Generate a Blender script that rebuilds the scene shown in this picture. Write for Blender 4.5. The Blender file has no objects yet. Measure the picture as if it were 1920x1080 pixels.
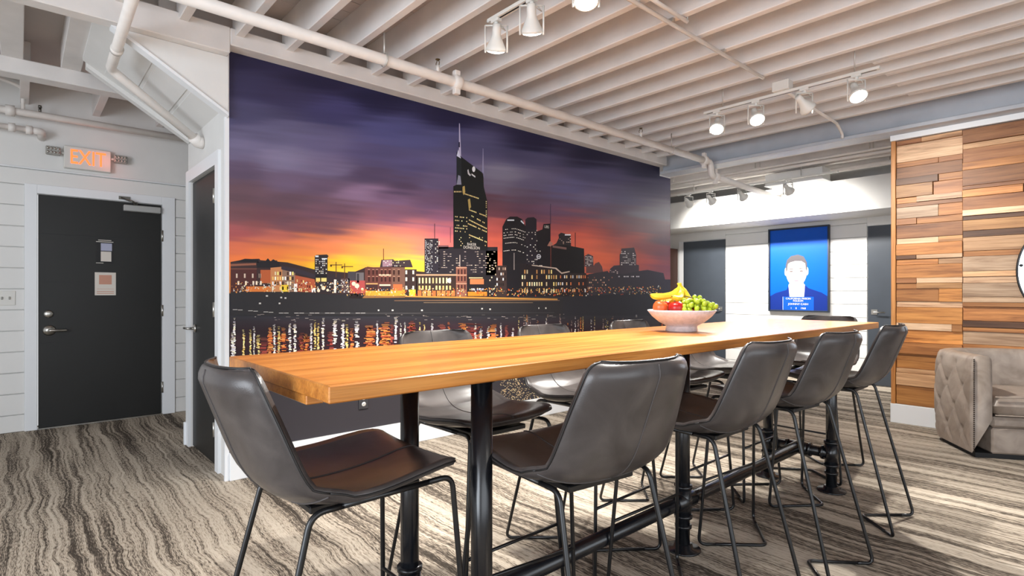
import bpy, math, random
import numpy as np
from mathutils import Vector, Matrix
random.seed(7)
rng = np.random.default_rng(11)
scene = bpy.context.scene
COL = scene.collection

# ------------------------------------------------------------------ camera
F, YAW, V0, H = 1032.5, 0.84138, 550.2, 1.2      # focal length in px of a 1920x1080 frame
SY, CY = math.sin(YAW), math.cos(YAW)
cam = bpy.data.objects.new('camera', bpy.data.cameras.new('camera'))
COL.objects.link(cam)
cam.location = (0, 0, H)
cam.rotation_euler = (math.pi / 2, 0, math.atan2(SY, CY) - math.pi / 2)
cam.data.sensor_width = 36.0
cam.data.lens = 36.0 * F / 1920.0
cam.data.shift_y = (V0 - 540.0) / 1920.0
cam.data.clip_start = 0.02
scene.camera = cam

# ------------------------------------------------------------------ view, world, daylight
vs = scene.view_settings
vs.view_transform = 'Standard'
vs.look = 'None'
vs.gamma = 1.0
vs.use_curve_mapping = False
vs.exposure = 0.42
world = bpy.data.worlds.new('world')
scene.world = world
world.use_nodes = True
wbg = world.node_tree.nodes['Background']
wbg.inputs[0].default_value = (0.95, 0.97, 1.0, 1)
wbg.inputs[1].default_value = 0.52


def area_light(name, loc, target, sx, sy, power, color):
    d = bpy.data.lights.new(name, 'AREA')
    d.shape = 'RECTANGLE'; d.size = sx; d.size_y = sy; d.energy = power; d.color = color
    o = bpy.data.objects.new(name, d); COL.objects.link(o)
    o.location = loc
    o.rotation_euler = (Vector(target) - Vector(loc)).to_track_quat('-Z', 'Y').to_euler()
    return o


# tall shop windows of the front wall, behind the camera, and of the lounge side
area_light('window_daylight', (0.6, -3.6, 1.6), (2.6, 3.0, 1.3), 6.0, 2.2, 75, (0.86, 0.93, 1.0))
area_light('window_daylight_side', (-3.2, 0.6, 1.6), (3.0, 1.8, 1.3), 3.0, 2.2, 140, (0.84, 0.91, 1.0))


# ------------------------------------------------------------------ pixel helpers
def ray(u, v):
    r = (u - 960) / F
    return (SY * r + CY, -CY * r + SY, (V0 - v) / F)


def on_y(u, v, y):
    d = ray(u, v); t = y / d[1]
    return (d[0] * t, y, H + d[2] * t)


def lin(c):
    return tuple((x / 255 / 12.92) if x / 255 <= 0.04045 else ((x / 255 + 0.055) / 1.055) ** 2.4 for x in c[:3]) + (1.0,)


# ------------------------------------------------------------------ materials
MATS = {}


def base_mat(name):
    m = bpy.data.materials.new(name); m.use_nodes = True
    MATS[name] = m
    nt = m.node_tree
    return m, nt, nt.nodes['Principled BSDF']


def nd(nt, typ, **kw):
    n = nt.nodes.new(typ)
    for k, v in kw.items():
        setattr(n, k, v)
    return n


def ramp(nt, stops):
    r = nd(nt, 'ShaderNodeValToRGB')
    e = r.color_ramp.elements
    while len(e) > 1:
        e.remove(e[-1])
    e[0].position, e[0].color = stops[0][0], stops[0][1]
    for p, c in stops[1:]:
        x = e.new(p); x.color = c
    return r


def mapping(nt, scale, coord='Object', rand=False):
    tc = nd(nt, 'ShaderNodeTexCoord'); mp = nd(nt, 'ShaderNodeMapping')
    mp.inputs['Scale'].default_value = scale
    nt.links.new(tc.outputs[coord], mp.inputs['Vector'])
    if rand:
        oi = nd(nt, 'ShaderNodeObjectInfo'); ml = nd(nt, 'ShaderNodeMath', operation='MULTIPLY')
        ml.inputs[1].default_value = 37.0
        cb = nd(nt, 'ShaderNodeCombineXYZ')
        nt.links.new(oi.outputs['Random'], ml.inputs[0])
        for i in range(3):
            nt.links.new(ml.outputs[0], cb.inputs[i])
        nt.links.new(cb.outputs[0], mp.inputs['Location'])
    return mp


def paint(name, col, rough=0.55, metal=0.0, noise=0.0, nscale=6.0, bump=0.0, bscale=60, spec=0.5):
    m, nt, b = base_mat(name)
    c = lin(col)
    b.inputs['Base Color'].default_value = c
    b.inputs['Roughness'].default_value = rough
    b.inputs['Metallic'].default_value = metal
    b.inputs['Specular IOR Level'].default_value = spec
    if noise:
        mp = mapping(nt, (1, 1, 1))
        n = nd(nt, 'ShaderNodeTexNoise'); n.inputs['Scale'].default_value = nscale; n.inputs['Detail'].default_value = 5
        nt.links.new(mp.outputs[0], n.inputs['Vector'])
        lo = tuple(x * (1 - noise) for x in c[:3]) + (1,); hi = tuple(min(1, x * (1 + noise)) for x in c[:3]) + (1,)
        r = ramp(nt, [(0.3, lo), (0.7, hi)])
        nt.links.new(n.outputs['Fac'], r.inputs[0]); nt.links.new(r.outputs[0], b.inputs['Base Color'])
    if bump:
        mp = mapping(nt, (1, 1, 1))
        n = nd(nt, 'ShaderNodeTexNoise'); n.inputs['Scale'].default_value = bscale; n.inputs['Detail'].default_value = 4
        nt.links.new(mp.outputs[0], n.inputs['Vector'])
        bp = nd(nt, 'ShaderNodeBump'); bp.inputs['Strength'].default_value = bump; bp.inputs['Distance'].default_value = 0.004
        nt.links.new(n.outputs['Fac'], bp.inputs['Height']); nt.links.new(bp.outputs[0], b.inputs['Normal'])
    return m


def emit(name, col, strength):
    m, nt, b = base_mat(name)
    b.inputs['Base Color'].default_value = lin(col)
    b.inputs['Emission Color'].default_value = lin(col)
    b.inputs['Emission Strength'].default_value = strength
    return m


def wood(name, dark, mid, light, axis, rough, dens=1.0, use_obj_color=False):
    """grain stretched along axis (0 x, 1 y, 2 z)"""
    m, nt, b = base_mat(name)
    sc = [14 * dens, 14 * dens, 14 * dens]; sc[axis] = 0.8 * dens
    mp = mapping(nt, sc, rand=use_obj_color)
    n = nd(nt, 'ShaderNodeTexNoise'); n.inputs['Scale'].default_value = 1.6; n.inputs['Detail'].default_value = 7
    n.inputs['Roughness'].default_value = 0.62; n.inputs['Distortion'].default_value = 0.5
    nt.links.new(mp.outputs[0], n.inputs['Vector'])
    r = ramp(nt, [(0.28, lin(dark)), (0.5, lin(mid)), (0.72, lin(light))])
    nt.links.new(n.outputs['Fac'], r.inputs[0])
    sc2 = [160 * dens] * 3; sc2[axis] = 5 * dens
    mp2 = mapping(nt, sc2, rand=use_obj_color)
    n2 = nd(nt, 'ShaderNodeTexNoise'); n2.inputs['Scale'].default_value = 1.0; n2.inputs['Detail'].default_value = 3
    nt.links.new(mp2.outputs[0], n2.inputs['Vector'])
    r2 = ramp(nt, [(0.35, (0.62, 0.55, 0.5, 1)), (0.55, (1, 1, 1, 1))])
    nt.links.new(n2.outputs['Fac'], r2.inputs[0])
    mx = nd(nt, 'ShaderNodeMix', data_type='RGBA', blend_type='MULTIPLY'); mx.inputs[0].default_value = 0.55
    nt.links.new(r.outputs[0], mx.inputs[6]); nt.links.new(r2.outputs[0], mx.inputs[7])
    out = mx.outputs[2]
    if use_obj_color:
        oi = nd(nt, 'ShaderNodeObjectInfo')
        m2 = nd(nt, 'ShaderNodeMix', data_type='RGBA', blend_type='MULTIPLY'); m2.inputs[0].default_value = 1
        nt.links.new(out, m2.inputs[6]); nt.links.new(oi.outputs['Color'], m2.inputs[7]); out = m2.outputs[2]
    nt.links.new(out, b.inputs['Base Color'])
    b.inputs['Roughness'].default_value = rough
    bp = nd(nt, 'ShaderNodeBump'); bp.inputs['Strength'].default_value = 0.12; bp.inputs['Distance'].default_value = 0.002
    nt.links.new(n2.outputs['Fac'], bp.inputs['Height']); nt.links.new(bp.outputs[0], b.inputs['Normal'])
    return m


def carpet():
    m, nt, b = base_mat('carpet')
    mpd = mapping(nt, (0.9, 1.3, 1))
    nw = nd(nt, 'ShaderNodeTexNoise'); nw.inputs['Scale'].default_value = 1.5; nw.inputs['Detail'].default_value = 3
    nt.links.new(mpd.outputs[0], nw.inputs['Vector'])
    tc = nd(nt, 'ShaderNodeTexCoord')
    sub = nd(nt, 'ShaderNodeVectorMath', operation='SUBTRACT'); sub.inputs[1].default_value = (0.5, 0.5, 0.5)
    nt.links.new(nw.outputs['Color'], sub.inputs[0])
    scl = nd(nt, 'ShaderNodeVectorMath', operation='MULTIPLY'); scl.inputs[1].default_value = (0.13, 0, 0)
    nt.links.new(sub.outputs[0], scl.inputs[0])
    add = nd(nt, 'ShaderNodeVectorMath', operation='ADD')
    nt.links.new(tc.outputs['Object'], add.inputs[0]); nt.links.new(scl.outputs[0], add.inputs[1])
    def streak(sx, sy, detail, lo, hi, rough=0.6):
        mp = nd(nt, 'ShaderNodeMapping'); mp.inputs['Scale'].default_value = (sx, sy, 1)
        nt.links.new(add.outputs[0], mp.inputs['Vector'])
        n = nd(nt, 'ShaderNodeTexNoise'); n.inputs['Scale'].default_value = 1.0; n.inputs['Detail'].default_value = detail
        n.inputs['Roughness'].default_value = rough
        nt.links.new(mp.outputs[0], n.inputs['Vector'])
        mr = nd(nt, 'ShaderNodeMapRange'); mr.inputs[1].default_value = lo; mr.inputs[2].default_value = hi
        nt.links.new(n.outputs['Fac'], mr.inputs[0])
        return mr.outputs[0]
    a = streak(7, 0.22, 3, 0.36, 0.64)
    c = streak(60, 0.8, 4, 0.34, 0.66)
    d = streak(300, 28, 3, 0.32, 0.68)
    def mixf(x, y, f):
        mm = nd(nt, 'ShaderNodeMix', data_type='FLOAT'); mm.inputs[0].default_value = f
        nt.links.new(x, mm.inputs[2]); nt.links.new(y, mm.inputs[3]); return mm.outputs[0]
    t = mixf(mixf(a, c, 0.52), d, 0.36)
    r = ramp(nt, [(0.30, lin((74, 67, 60))), (0.42, lin((122, 112, 101))), (0.50, lin((176, 163, 146))), (0.70, lin((204, 193, 177)))])
    nt.links.new(t, r.inputs[0]); nt.links.new(r.outputs[0], b.inputs['Base Color'])
    b.inputs['Roughness'].default_value = 0.95; b.inputs['Specular IOR Level'].default_value = 0.1
    bp = nd(nt, 'ShaderNodeBump'); bp.inputs['Strength'].default_value = 0.4; bp.inputs['Distance'].default_value = 0.004
    nt.links.new(d, bp.inputs['Height']); nt.links.new(bp.outputs[0], b.inputs['Normal'])
    return m


def leather(name, c1, c2, c3, rough):
    m, nt, b = base_mat(name)
    mp = mapping(nt, (1, 1, 1), rand=True)
    n = nd(nt, 'ShaderNodeTexNoise'); n.inputs['Scale'].default_value = 7; n.inputs['Detail'].default_value = 6
    n.inputs['Distortion'].default_value = 0.8
    nt.links.new(mp.outputs[0], n.inputs['Vector'])
    r = ramp(nt, [(0.3, lin(c1)), (0.5, lin(c2)), (0.75, lin(c3))])
    nt.links.new(n.outputs['Fac'], r.inputs[0]); nt.links.new(r.outputs[0], b.inputs['Base Color'])
    b.inputs['Roughness'].default_value = rough
    v = nd(nt, 'ShaderNodeTexVoronoi'); v.inputs['Scale'].default_value = 420
    nt.links.new(mp.outputs[0], v.inputs['Vector'])
    bp = nd(nt, 'ShaderNodeBump'); bp.inputs['Strength'].default_value = 0.12; bp.inputs['Distance'].default_value = 0.001
    nt.links.new(v.outputs['Distance'], bp.inputs['Height']); nt.links.new(bp.outputs[0], b.inputs['Normal'])
    return m


def vcol(name, rough, spec=0.3):
    m, nt, b = base_mat(name)
    a = nd(nt, 'ShaderNodeVertexColor'); a.layer_name = 'ink'
    nt.links.new(a.outputs[0], b.inputs['Base Color'])
    b.inputs['Roughness'].default_value = rough; b.inputs['Specular IOR Level'].default_value = spec
    return m


carpet()
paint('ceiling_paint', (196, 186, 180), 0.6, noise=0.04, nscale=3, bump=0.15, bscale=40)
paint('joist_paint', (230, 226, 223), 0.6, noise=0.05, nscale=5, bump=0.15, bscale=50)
paint('beam_grey', (190, 195, 203), 0.5, noise=0.05)
paint('wall_white', (226, 225, 222), 0.6, noise=0.02)
paint('shiplap', (228, 227, 224), 0.5, noise=0.02, nscale=2)
paint('trim_white', (236, 238, 240), 0.4)
paint('pipe_paint', (232, 226, 220), 0.45, noise=0.04, nscale=12)
paint('door_black', (34, 34, 33), 0.45, noise=0.08, nscale=2, spec=0.35)
paint('door_slate', (62, 68, 76), 0.35, noise=0.05)
paint('steel', (190, 188, 182), 0.3, metal=1.0)
paint('steel_dark', (120, 118, 112), 0.4, metal=1.0)
paint('silver_paint', (176, 176, 174), 0.4, metal=0.3)
paint('black_metal', (13, 14, 17), 0.32, spec=0.6)
paint('pipe_black', (17, 19, 24), 0.25, spec=0.7, noise=0.2, nscale=20)
paint('plastic_white', (222, 220, 214), 0.4)
paint('plastic_grey', (160, 158, 152), 0.5)
paint('outlet_dark', (58, 57, 60), 0.5)
paint('paper', (222, 214, 204), 0.7)
paint('paper_red', (205, 150, 128), 0.7)
paint('paper_blue', (176, 178, 200), 0.7)
paint('ink_black', (20, 20, 22), 0.6)
paint('ceramic', (205, 196, 198), 0.45, noise=0.12, nscale=60, bump=0.2, bscale=90)
paint('apple_red', (178, 28, 24), 0.25, noise=0.35, nscale=9)
paint('apple_blush', (214, 96, 48), 0.25, noise=0.3, nscale=9)
paint('banana', (238, 200, 44), 0.4, noise=0.1, nscale=18)
paint('banana_tip', (120, 110, 40), 0.6)
paint('grape', (168, 186, 42), 0.22, noise=0.12, nscale=14)
paint('stem_brown', (94, 74, 40), 0.7)
paint('towel', (240, 238, 234), 0.9, bump=0.3, bscale=200)
paint('shelf_wood', (70, 40, 28), 0.5)
paint('nail', (80, 70, 62), 0.35, metal=0.9)
paint('frame_navy', (34, 42, 54), 0.4)
paint('seam', (74, 69, 68), 0.6)
paint('piping', (30, 28, 28), 0.45)
paint('rod_bolt', (200, 196, 190), 0.4, metal=0.6)
leather('stool_leather', (56, 51, 50), (70, 65, 64), (88, 82, 80), 0.3)
leather('chair_leather', (142, 128, 116), (164, 150, 138), (184, 170, 158), 0.42)
wood('oak_top', (158, 92, 34), (196, 126, 54), (216, 150, 76), 0, 0.28)
wood('teak', (150, 124, 104), (228, 216, 204), (255, 252, 248), 1, 0.5, dens=1.0, use_obj_color=True)
wood('teak_trim', (170, 108, 52), (196, 132, 70), (214, 156, 94), 2, 0.45)
emit('exit_letters', (255, 104, 48), 1.5)
emit('lamp_lens', (255, 250, 240), 14.0)
paint('mirror_glass', (235, 240, 245), 0.03, metal=1.0)
vcol('mural_ink', 0.42, 0.25)
vcol('print_ink', 0.3, 0.3)


# ------------------------------------------------------------------ mesh builder
class MB:
    def __init__(self):
        self.v = []; self.f = []; self.c = []; self.smooth = []

    def add(self, vs_, fs, col=None, smooth=False):
        o = len(self.v)
        self.v += [tuple(p) for p in vs_]
        for f in fs:
            self.f.append(tuple(i + o for i in f)); self.c.append(col); self.smooth.append(smooth)
        return self

    def box(self, x0, x1, y0, y1, z0, z1, bev=0.0):
        if bev <= 0:
            self.add([(x0, y0, z0), (x1, y0, z0), (x1, y1, z0), (x0, y1, z0), (x0, y0, z1), (x1, y0, z1), (x1, y1, z1), (x0, y1, z1)],
                     [(0, 3, 2, 1), (4, 5, 6, 7), (0, 1, 5, 4), (1, 2, 6, 5), (2, 3, 7, 6), (3, 0, 4, 7)])
            return self
        b = bev
        pts = []; idx = {}
        for ix, x in enumerate((x0, x1)):
            for iy, y in enumerate((y0, y1)):
                for iz, z in enumerate((z0, z1)):
                    sx, sy, sz = (b, -b)[ix], (b, -b)[iy], (b, -b)[iz]
                    for a, p in enumerate(((x, y + sy, z + sz), (x + sx, y, z + sz), (x + sx, y + sy, z))):
                        idx[(ix, iy, iz, a)] = len(pts); pts.append(p)
        I = lambda x, y, z, a: idx[(x, y, z, a)]
        fs = []
        fs += [(I(0,0,0,0), I(0,0,1,0), I(0,1,1,0), I(0,1,0,0)), (I(1,0,0,0), I(1,1,0,0), I(1,1,1,0), I(1,0,1,0))]
        fs += [(I(0,0,0,1), I(1,0,0,1), I(1,0,1,1), I(0,0,1,1)), (I(0,1,0,1), I(0,1,1,1), I(1,1,1,1), I(1,1,0,1))]
        fs += [(I(0,0,0,2), I(0,1,0,2), I(1,1,0,2), I(1,0,0,2)), (I(0,0,1,2), I(1,0,1,2), I(1,1,1,2), I(0,1,1,2))]
        for i in (0, 1):
            for j in (0, 1):
                fs.append((I(i,j,0,0), I(i,j,1,0), I(i,j,1,1), I(i,j,0,1)))
                fs.append((I(i,0,j,0), I(i,1,j,0), I(i,1,j,2), I(i,0,j,2)))
                fs.append((I(0,i,j,1), I(1,i,j,1), I(1,i,j,2), I(0,i,j,2)))
        for i in (0, 1):
            for j in (0, 1):
                for k in (0, 1):
                    fs.append((I(i,j,k,0), I(i,j,k,1), I(i,j,k,2)))
        self.add(pts, fs)
        return self

    def tube(self, path, r, n=10, cap=True, closed=False):
        P = [Vector(p) for p in path]
        m = len(P)
        rr = r if hasattr(r, '__len__') else [r] * m
        ring = []
        up = None
        for i in range(m):
            if closed:
                t = (P[(i + 1) % m] - P[i - 1])
            else:
                t = (P[min(i + 1, m - 1)] - P[max(i - 1, 0)])
            t.normalize()
            if up is None:
                up = Vector((0, 0, 1)) if abs(t.z) < 0.9 else Vector((1, 0, 0))
            a = (up - t * up.dot(t))
            if a.length < 1e-5:
                a = t.orthogonal()
            a.normalize(); up = a
            b = t.cross(a)
            ring.append([P[i] + (a * math.cos(2 * math.pi * k / n) + b * math.sin(2 * math.pi * k / n)) * rr[i] for k in range(n)])
        vs_ = [q for g in ring for q in g]
        fs = []
        for i in range(m if closed else m - 1):
            j = (i + 1) % m
            for k in range(n):
                fs.append((i * n + k, i * n + (k + 1) % n, j * n + (k + 1) % n, j * n + k))
        if cap and not closed:
            fs.append(tuple(range(n - 1, -1, -1))); fs.append(tuple((m - 1) * n + k for k in range(n)))
        self.add(vs_, fs, smooth=True)
        return self

    def lathe(self, prof, c=(0, 0, 0), n=32, axis='z', smooth=True):
        vs_ = []
        for (r, z) in prof:
            for k in range(n):
                a = 2 * math.pi * k / n
                p = (r * math.cos(a), r * math.sin(a), z)
                if axis == 'x': p = (p[2], p[0], p[1])
                if axis == 'y': p = (p[0], p[2], p[1])
                vs_.append((p[0] + c[0], p[1] + c[1], p[2] + c[2]))
        fs = []
        for i in range(len(prof) - 1):
            for k in range(n):
                fs.append((i * n + k, i * n + (k + 1) % n, (i + 1) * n + (k + 1) % n, (i + 1) * n + k))
        if prof[0][0] > 1e-6: fs.append(tuple(range(n - 1, -1, -1)))
        if prof[-1][0] > 1e-6: fs.append(tuple((len(prof) - 1) * n + k for k in range(n)))
        self.add(vs_, fs, smooth=smooth)
        return self

    def prism(self, poly, axis, a, b):
        """poly: 2D points; axis 0 -> (y,z), 1 -> (x,z), 2 -> (x,y); from a to b along axis"""
        n = len(poly)
        def mk(p, t):
            return (t, p[0], p[1]) if axis == 0 else (p[0], t, p[1]) if axis == 1 else (p[0], p[1], t)
        vs_ = [mk(p, a) for p in poly] + [mk(p, b) for p in poly]
        fs = [tuple(range(n - 1, -1, -1)), tuple(range(n, 2 * n))]
        fs += [(i, (i + 1) % n, n + (i + 1) % n, n + i) for i in range(n)]
        self.add(vs_, fs)
        return self

    def xform(self, M):
        self.v = [tuple(M @ Vector(p)) for p in self.v]
        return self

    def mesh(self, name):
        me = bpy.data.meshes.new(name)
        me.from_pydata(self.v, [], self.f)
        me.polygons.foreach_set('use_smooth', self.smooth)
        if any(c is not None for c in self.c):
            at = me.color_attributes.new('ink', 'FLOAT_COLOR', 'CORNER')
            out = []
            for f, c in zip(self.f, self.c):
                if c is not None and not hasattr(c[0], '__len__'):
                    out += list(c) * len(f)
                else:
                    for q in c: out += list(q)
            at.data.foreach_set('color', np.array(out, dtype=np.float32))
        else:
            import bmesh
            bm = bmesh.new(); bm.from_mesh(me)
            bmesh.ops.recalc_face_normals(bm, faces=bm.faces)
            bm.to_mesh(me); bm.free()
        me.update()
        return me

    def build(self, name, mat, parent=None):
        o = bpy.data.objects.new(name, self.mesh(name))
        o.data.materials.append(MATS[mat])
        COL.objects.link(o)
        if parent is not None: o.parent = parent
        if True in self.smooth and not all(self.smooth):
            pass
        return o


def tag(o, label, cat=None, group=None, kind=None):
    o['label'] = label
    if cat: o['category'] = cat
    if group: o['group'] = group
    if kind: o['kind'] = kind
    return o


def struct(o, label=None):
    o['kind'] = 'structure'
    if label: o['label'] = label
    return o


def thing(name, label, cat, loc=(0, 0, 0), rz=0.0, group=None):
    o = bpy.data.objects.new(name, None); COL.objects.link(o)
    o.location = loc; o.rotation_euler = (0, 0, rz); o.empty_display_size = 0.1
    return tag(o, label, cat, group)


def copy_tree(o, parent=None):
    c = o.copy(); COL.objects.link(c)
    if parent is not None: c.parent = parent
    for ch in list(o.children):
        copy_tree(ch, c)
    return c


def linked(src, name, parent, loc=(0, 0, 0), rot=(0, 0, 0), scale=(1, 1, 1)):
    o = bpy.data.objects.new(name, src.data); COL.objects.link(o)
    o.parent = parent; o.location = loc; o.rotation_euler = rot; o.scale = scale
    return o


def fillet(path, r, n=6):
    P = [Vector(p) for p in path]
    out = [P[0]]
    for i in range(1, len(P) - 1):
        a, b, c = P[i - 1], P[i], P[i + 1]
        d1 = (a - b); d2 = (c - b)
        rr = min(r, d1.length * 0.45, d2.length * 0.45)
        p1 = b + d1.normalized() * rr; p2 = b + d2.normalized() * rr
        for k in range(n + 1):
            t = k / n
            out.append(p1 * (1 - t) ** 2 + b * 2 * t * (1 - t) + p2 * t * t)
    out.append(P[-1])
    return out


def text_mesh(name, body, size, mat, parent, loc, rot, extrude=0.002, align='CENTER', sx=1.0, bold=0.0):
    cu = bpy.data.curves.new(name, 'FONT')
    cu.body = body; cu.size = size; cu.extrude = extrude; cu.align_x = align; cu.align_y = 'CENTER'
    cu.space_line = 0.85; cu.offset = bold
    t = bpy.data.objects.new(name + '_tmp', cu); COL.objects.link(t)
    bpy.context.view_layer.update()
    me = bpy.data.meshes.new_from_object(t.evaluated_get(bpy.context.evaluated_depsgraph_get()))
    COL.objects.unlink(t); bpy.data.objects.remove(t)
    o = bpy.data.objects.new(name, me); COL.objects.link(o)
    me.materials.clear(); me.materials.append(MATS[mat])
    o.location = loc; o.rotation_euler = rot; o.scale = (sx, 1, 1)
    if parent is not None: o.parent = parent
    return o

# ================================================================== STRUCTURE
YM, YE, XW, XB = 3.83, 6.40, 6.10, 8.30        # mural wall, exit wall, plank wall, far wall
struct(MB().box(-3.2, 9.2, -4.2, 6.6, -0.06, 0.0).build('floor', 'carpet'), 'striped beige and charcoal carpet')

# ---- ceiling deck with joists
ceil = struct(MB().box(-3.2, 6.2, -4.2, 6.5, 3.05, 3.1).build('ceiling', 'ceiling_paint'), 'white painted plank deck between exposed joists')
jm = MB().box(0, 0.052, 0, 7.95, 0, 0.232, 0.004).build('joist', 'joist_paint', ceil)
jm.location = (1.008, -4.15, 2.818)
first = True
for k in range(-9, 16):
    x = 1.008 + 0.309 * k
    if k != 0 and x < 5.82:
        linked(jm, 'joist', ceil, (x, -4.15, 2.818))
# lapped joist ends over the lounge side
lap = MB().box(0, 0.05, 0, 2.2, 0, 0.232, 0.004).build('joist_splice', 'joist_paint', ceil)
lap.location = (1.008 + 0.309 * 11 + 0.053, -1.0, 2.818)
for k in (12, 13, 14):
    linked(lap, 'joist_splice', ceil, (1.008 + 0.309 * k + 0.053, -1.0, 2.818))
# deck board joints: thin proud boards between the joists on the table side
bd = MB().box(0, 0.255, 0, 0.135, 0, 0.006).build('deck_board', 'ceiling_paint', ceil)
bd.location = (1.008 + 0.053, 3.55, 3.0435)
for k in range(0, 6):
    for j in range(11):
        if (k, j) != (0, 0):
            linked(bd, 'deck_board', ceil, (1.061 + 0.309 * k, 3.55 - 0.14 * j, 3.0435))

# hall joists behind the mural wall
hj = MB().box(0, 0.12, 0, 1.4, 0, 0.18, 0.004).build('joist', 'joist_paint', ceil)
hj.location = (0.225, 3.88, 2.87)
for x in (-0.10, -0.45, -0.80, -1.15, 0.62):
    linked(hj, 'joist', ceil, (x, 3.88, 2.87))
hk = MB().box(0, 0.06, 0, 1.1, 0, 0.2, 0.004).build('joist', 'joist_paint', ceil)
hk.location = (0.0, 5.38, 2.85)
for x in (-0.5, -1.0, 0.5, 1.0, 1.5):
    linked(hk, 'joist', ceil, (x, 5.38, 2.85))

g = MB().box(0.98, 5.86, 3.73, 3.92, 2.752, 2.86, 0.006)
struct(g.build('trim_1', 'joist_paint'), 'pale ledger beam carrying the joists above the mural')
g = MB().box(-3.2, 0.98, 3.73, 3.83, 2.70, 2.862, 0.006)
struct(g.build('beam_hall', 'joist_paint'), 'deep white header beam over the hall opening')
g = MB().box(-3.2, 3.0, 5.25, 5.40, 2.76, 2.872, 0.006)
struct(g.build('beam_exit', 'joist_paint'), 'white cross beam in front of the exit wall')
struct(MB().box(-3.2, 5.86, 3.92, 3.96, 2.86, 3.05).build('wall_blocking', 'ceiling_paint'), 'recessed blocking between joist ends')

# steel beam over the lounge opening
b = MB().box(5.88, 6.10, -4.2, 3.86, 2.665, 2.70, 0.004).box(5.88, 6.10, -4.2, 3.86, 3.015, 3.05, 0.004).box(5.975, 6.005, -4.2, 3.86, 2.70, 3.015)
struct(b.build('beam_steel', 'beam_grey'), 'pale blue grey steel beam across the ceiling')
struct(MB().box(6.04, 6.26, -4.2, 1.475, 2.615, 2.664).build('trim_2', 'trim_white'), 'white trim strip above the plank wall')

# ---- mural wall
mw = MB().box(1.0, 5.86, 3.84, 3.95, 0, 2.752).box(5.86, 6.105, 3.84, 3.95, 0, 2.66)
struct(mw.build('wall_mural', 'wall_white'), 'wall carrying the skyline mural')
struct(MB().box(1.0, 6.105, 3.815, 3.84, 0, 0.178, 0.004).build('baseboard_mural', 'trim_white'))
# end wall of the mural block with the closet door
ew = MB().box(1.0, 1.1, 3.95, 4.115, 0, 2.66).box(1.0, 1.1, 4.895, 4.985, 0, 2.87).box(1.0, 1.1, 4.115, 4.895, 2.07, 2.87).box(1.0, 1.1, 3.95, 4.115, 2.66, 2.87)
struct(ew.build('wall_side', 'wall_white'), 'short white return wall beside the mural')
struct(MB().box(1.1, 3.2, 4.9, 4.985, 0, 2.87).build('wall_hall', 'wall_white'))
cs = MB().box(0.982, 1.0, 4.035, 4.115, 0, 2.07).box(0.982, 1.0, 4.895, 4.985, 0, 2.07).box(0.982, 1.0, 4.035, 4.985, 2.07, 2.16)
struct(cs.build('trim_3', 'trim_white'), 'white casing of the closet door')
struct(MB().box(0.968, 1.0, 4.97, 5.0, 0, 0.18, 0.003).build('baseboard_side', 'trim_white'))
struct(MB().box(0.975, 1.0, 3.838, 3.862, 0, 2.752).build('trim_4', 'trim_white'), 'white corner bead at the edge of the mural')

d = struct(MB().box(1.012, 1.052, 4.12, 4.89, 0.008, 2.065, 0.003).build('door_2', 'door_black'), 'black closet door beside the mural')
for z in (0.28, 1.09, 1.86):
    MB().box(0.978, 1.012, 4.108, 4.122, z - 0.05, z + 0.05).tube([(0.976, 4.114, z - 0.05), (0.976, 4.114, z + 0.05)], 0.007, 8).build('hinge', 'steel', d)
hd = MB().lathe([(0.0, -0.012), (0.028, -0.012), (0.03, -0.004), (0.03, 0.0)], (1.011, 4.80, 0.93), 20, 'x')
hd.tube(fillet([(1.0, 4.80, 0.93), (0.955, 4.80, 0.93), (0.955, 4.90, 0.93)], 0.015), 0.009, 10)
hd.build('door_handle', 'steel', d)

# ---- sloped stair underside behind the hall beam
st = MB()
st.prism([(0.38, 2.698), (0.985, 2.33), (0.985, 2.698)], 1, 3.80, 3.838)
st.build('trim_5', 'wall_white')
so = struct(bpy.data.objects['trim_5'], 'white triangular stair stringer above the hall')
sf = MB().prism([(0.33, 2.84), (0.995, 2.425), (0.995, 2.47), (0.33, 2.885)], 1, 3.84, 4.90)
sf.build('soffit_board', 'wall_white', so)
fs_ = MB().prism([(0.35, 2.80), (0.995, 2.385), (0.995, 2.52), (0.35, 2.94)], 1, 4.90, 4.97)
fs_.build('stringer', 'wall_white', so)
for t in (0.18, 0.47, 0.76):
    x = 0.33 + 0.665 * t; z = 2.84 - 0.415 * t
    MB().prism([(x, z + 0.002), (x + 0.17, z - 0.104), (x + 0.17, z - 0.112), (x, z - 0.006)], 1, 3.98, 4.86).build('soffit_panel', 'wall_white', so)
MB().prism([(0.38, 2.695), (0.985, 2.322), (0.985, 2.342), (0.38, 2.715)], 1, 3.785, 3.86).build('edge_strip', 'trim_white', so)

# ---- exit wall
we = MB().box(-3.2, 0.115, YE + 0.02, YE + 0.12, 0, 3.05).box(1.055, 3.2, YE + 0.02, YE + 0.12, 0, 3.05).box(0.115, 1.055, YE + 0.02, YE + 0.12, 2.085, 3.05)
we = struct(we.build('wall_exit', 'wall_white'), 'white shiplap wall around the exit door')
joints = [2.286, 2.147] + [2.147 - 0.1816 * k for k in range(1, 12)] + [0.0]
for i in range(len(joints) - 1):
    z1, z0 = joints[i] - 0.003, joints[i + 1] + 0.003
    if z1 - z0 < 0.02: continue
    for (xa, xb) in ((-3.2, 0.03), (1.17, 3.2)) if z1 < 2.16 else ((-3.2, 3.2),):
        MB().box(xa, xb, YE, YE + 0.02, z0, z1, 0.003).build('board', 'shiplap', we)
MB().box(-3.2, 3.2, YE - 0.012, YE + 0.02, 2.289, 2.301, 0.003).build('ledge', 'trim_white', we)
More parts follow.
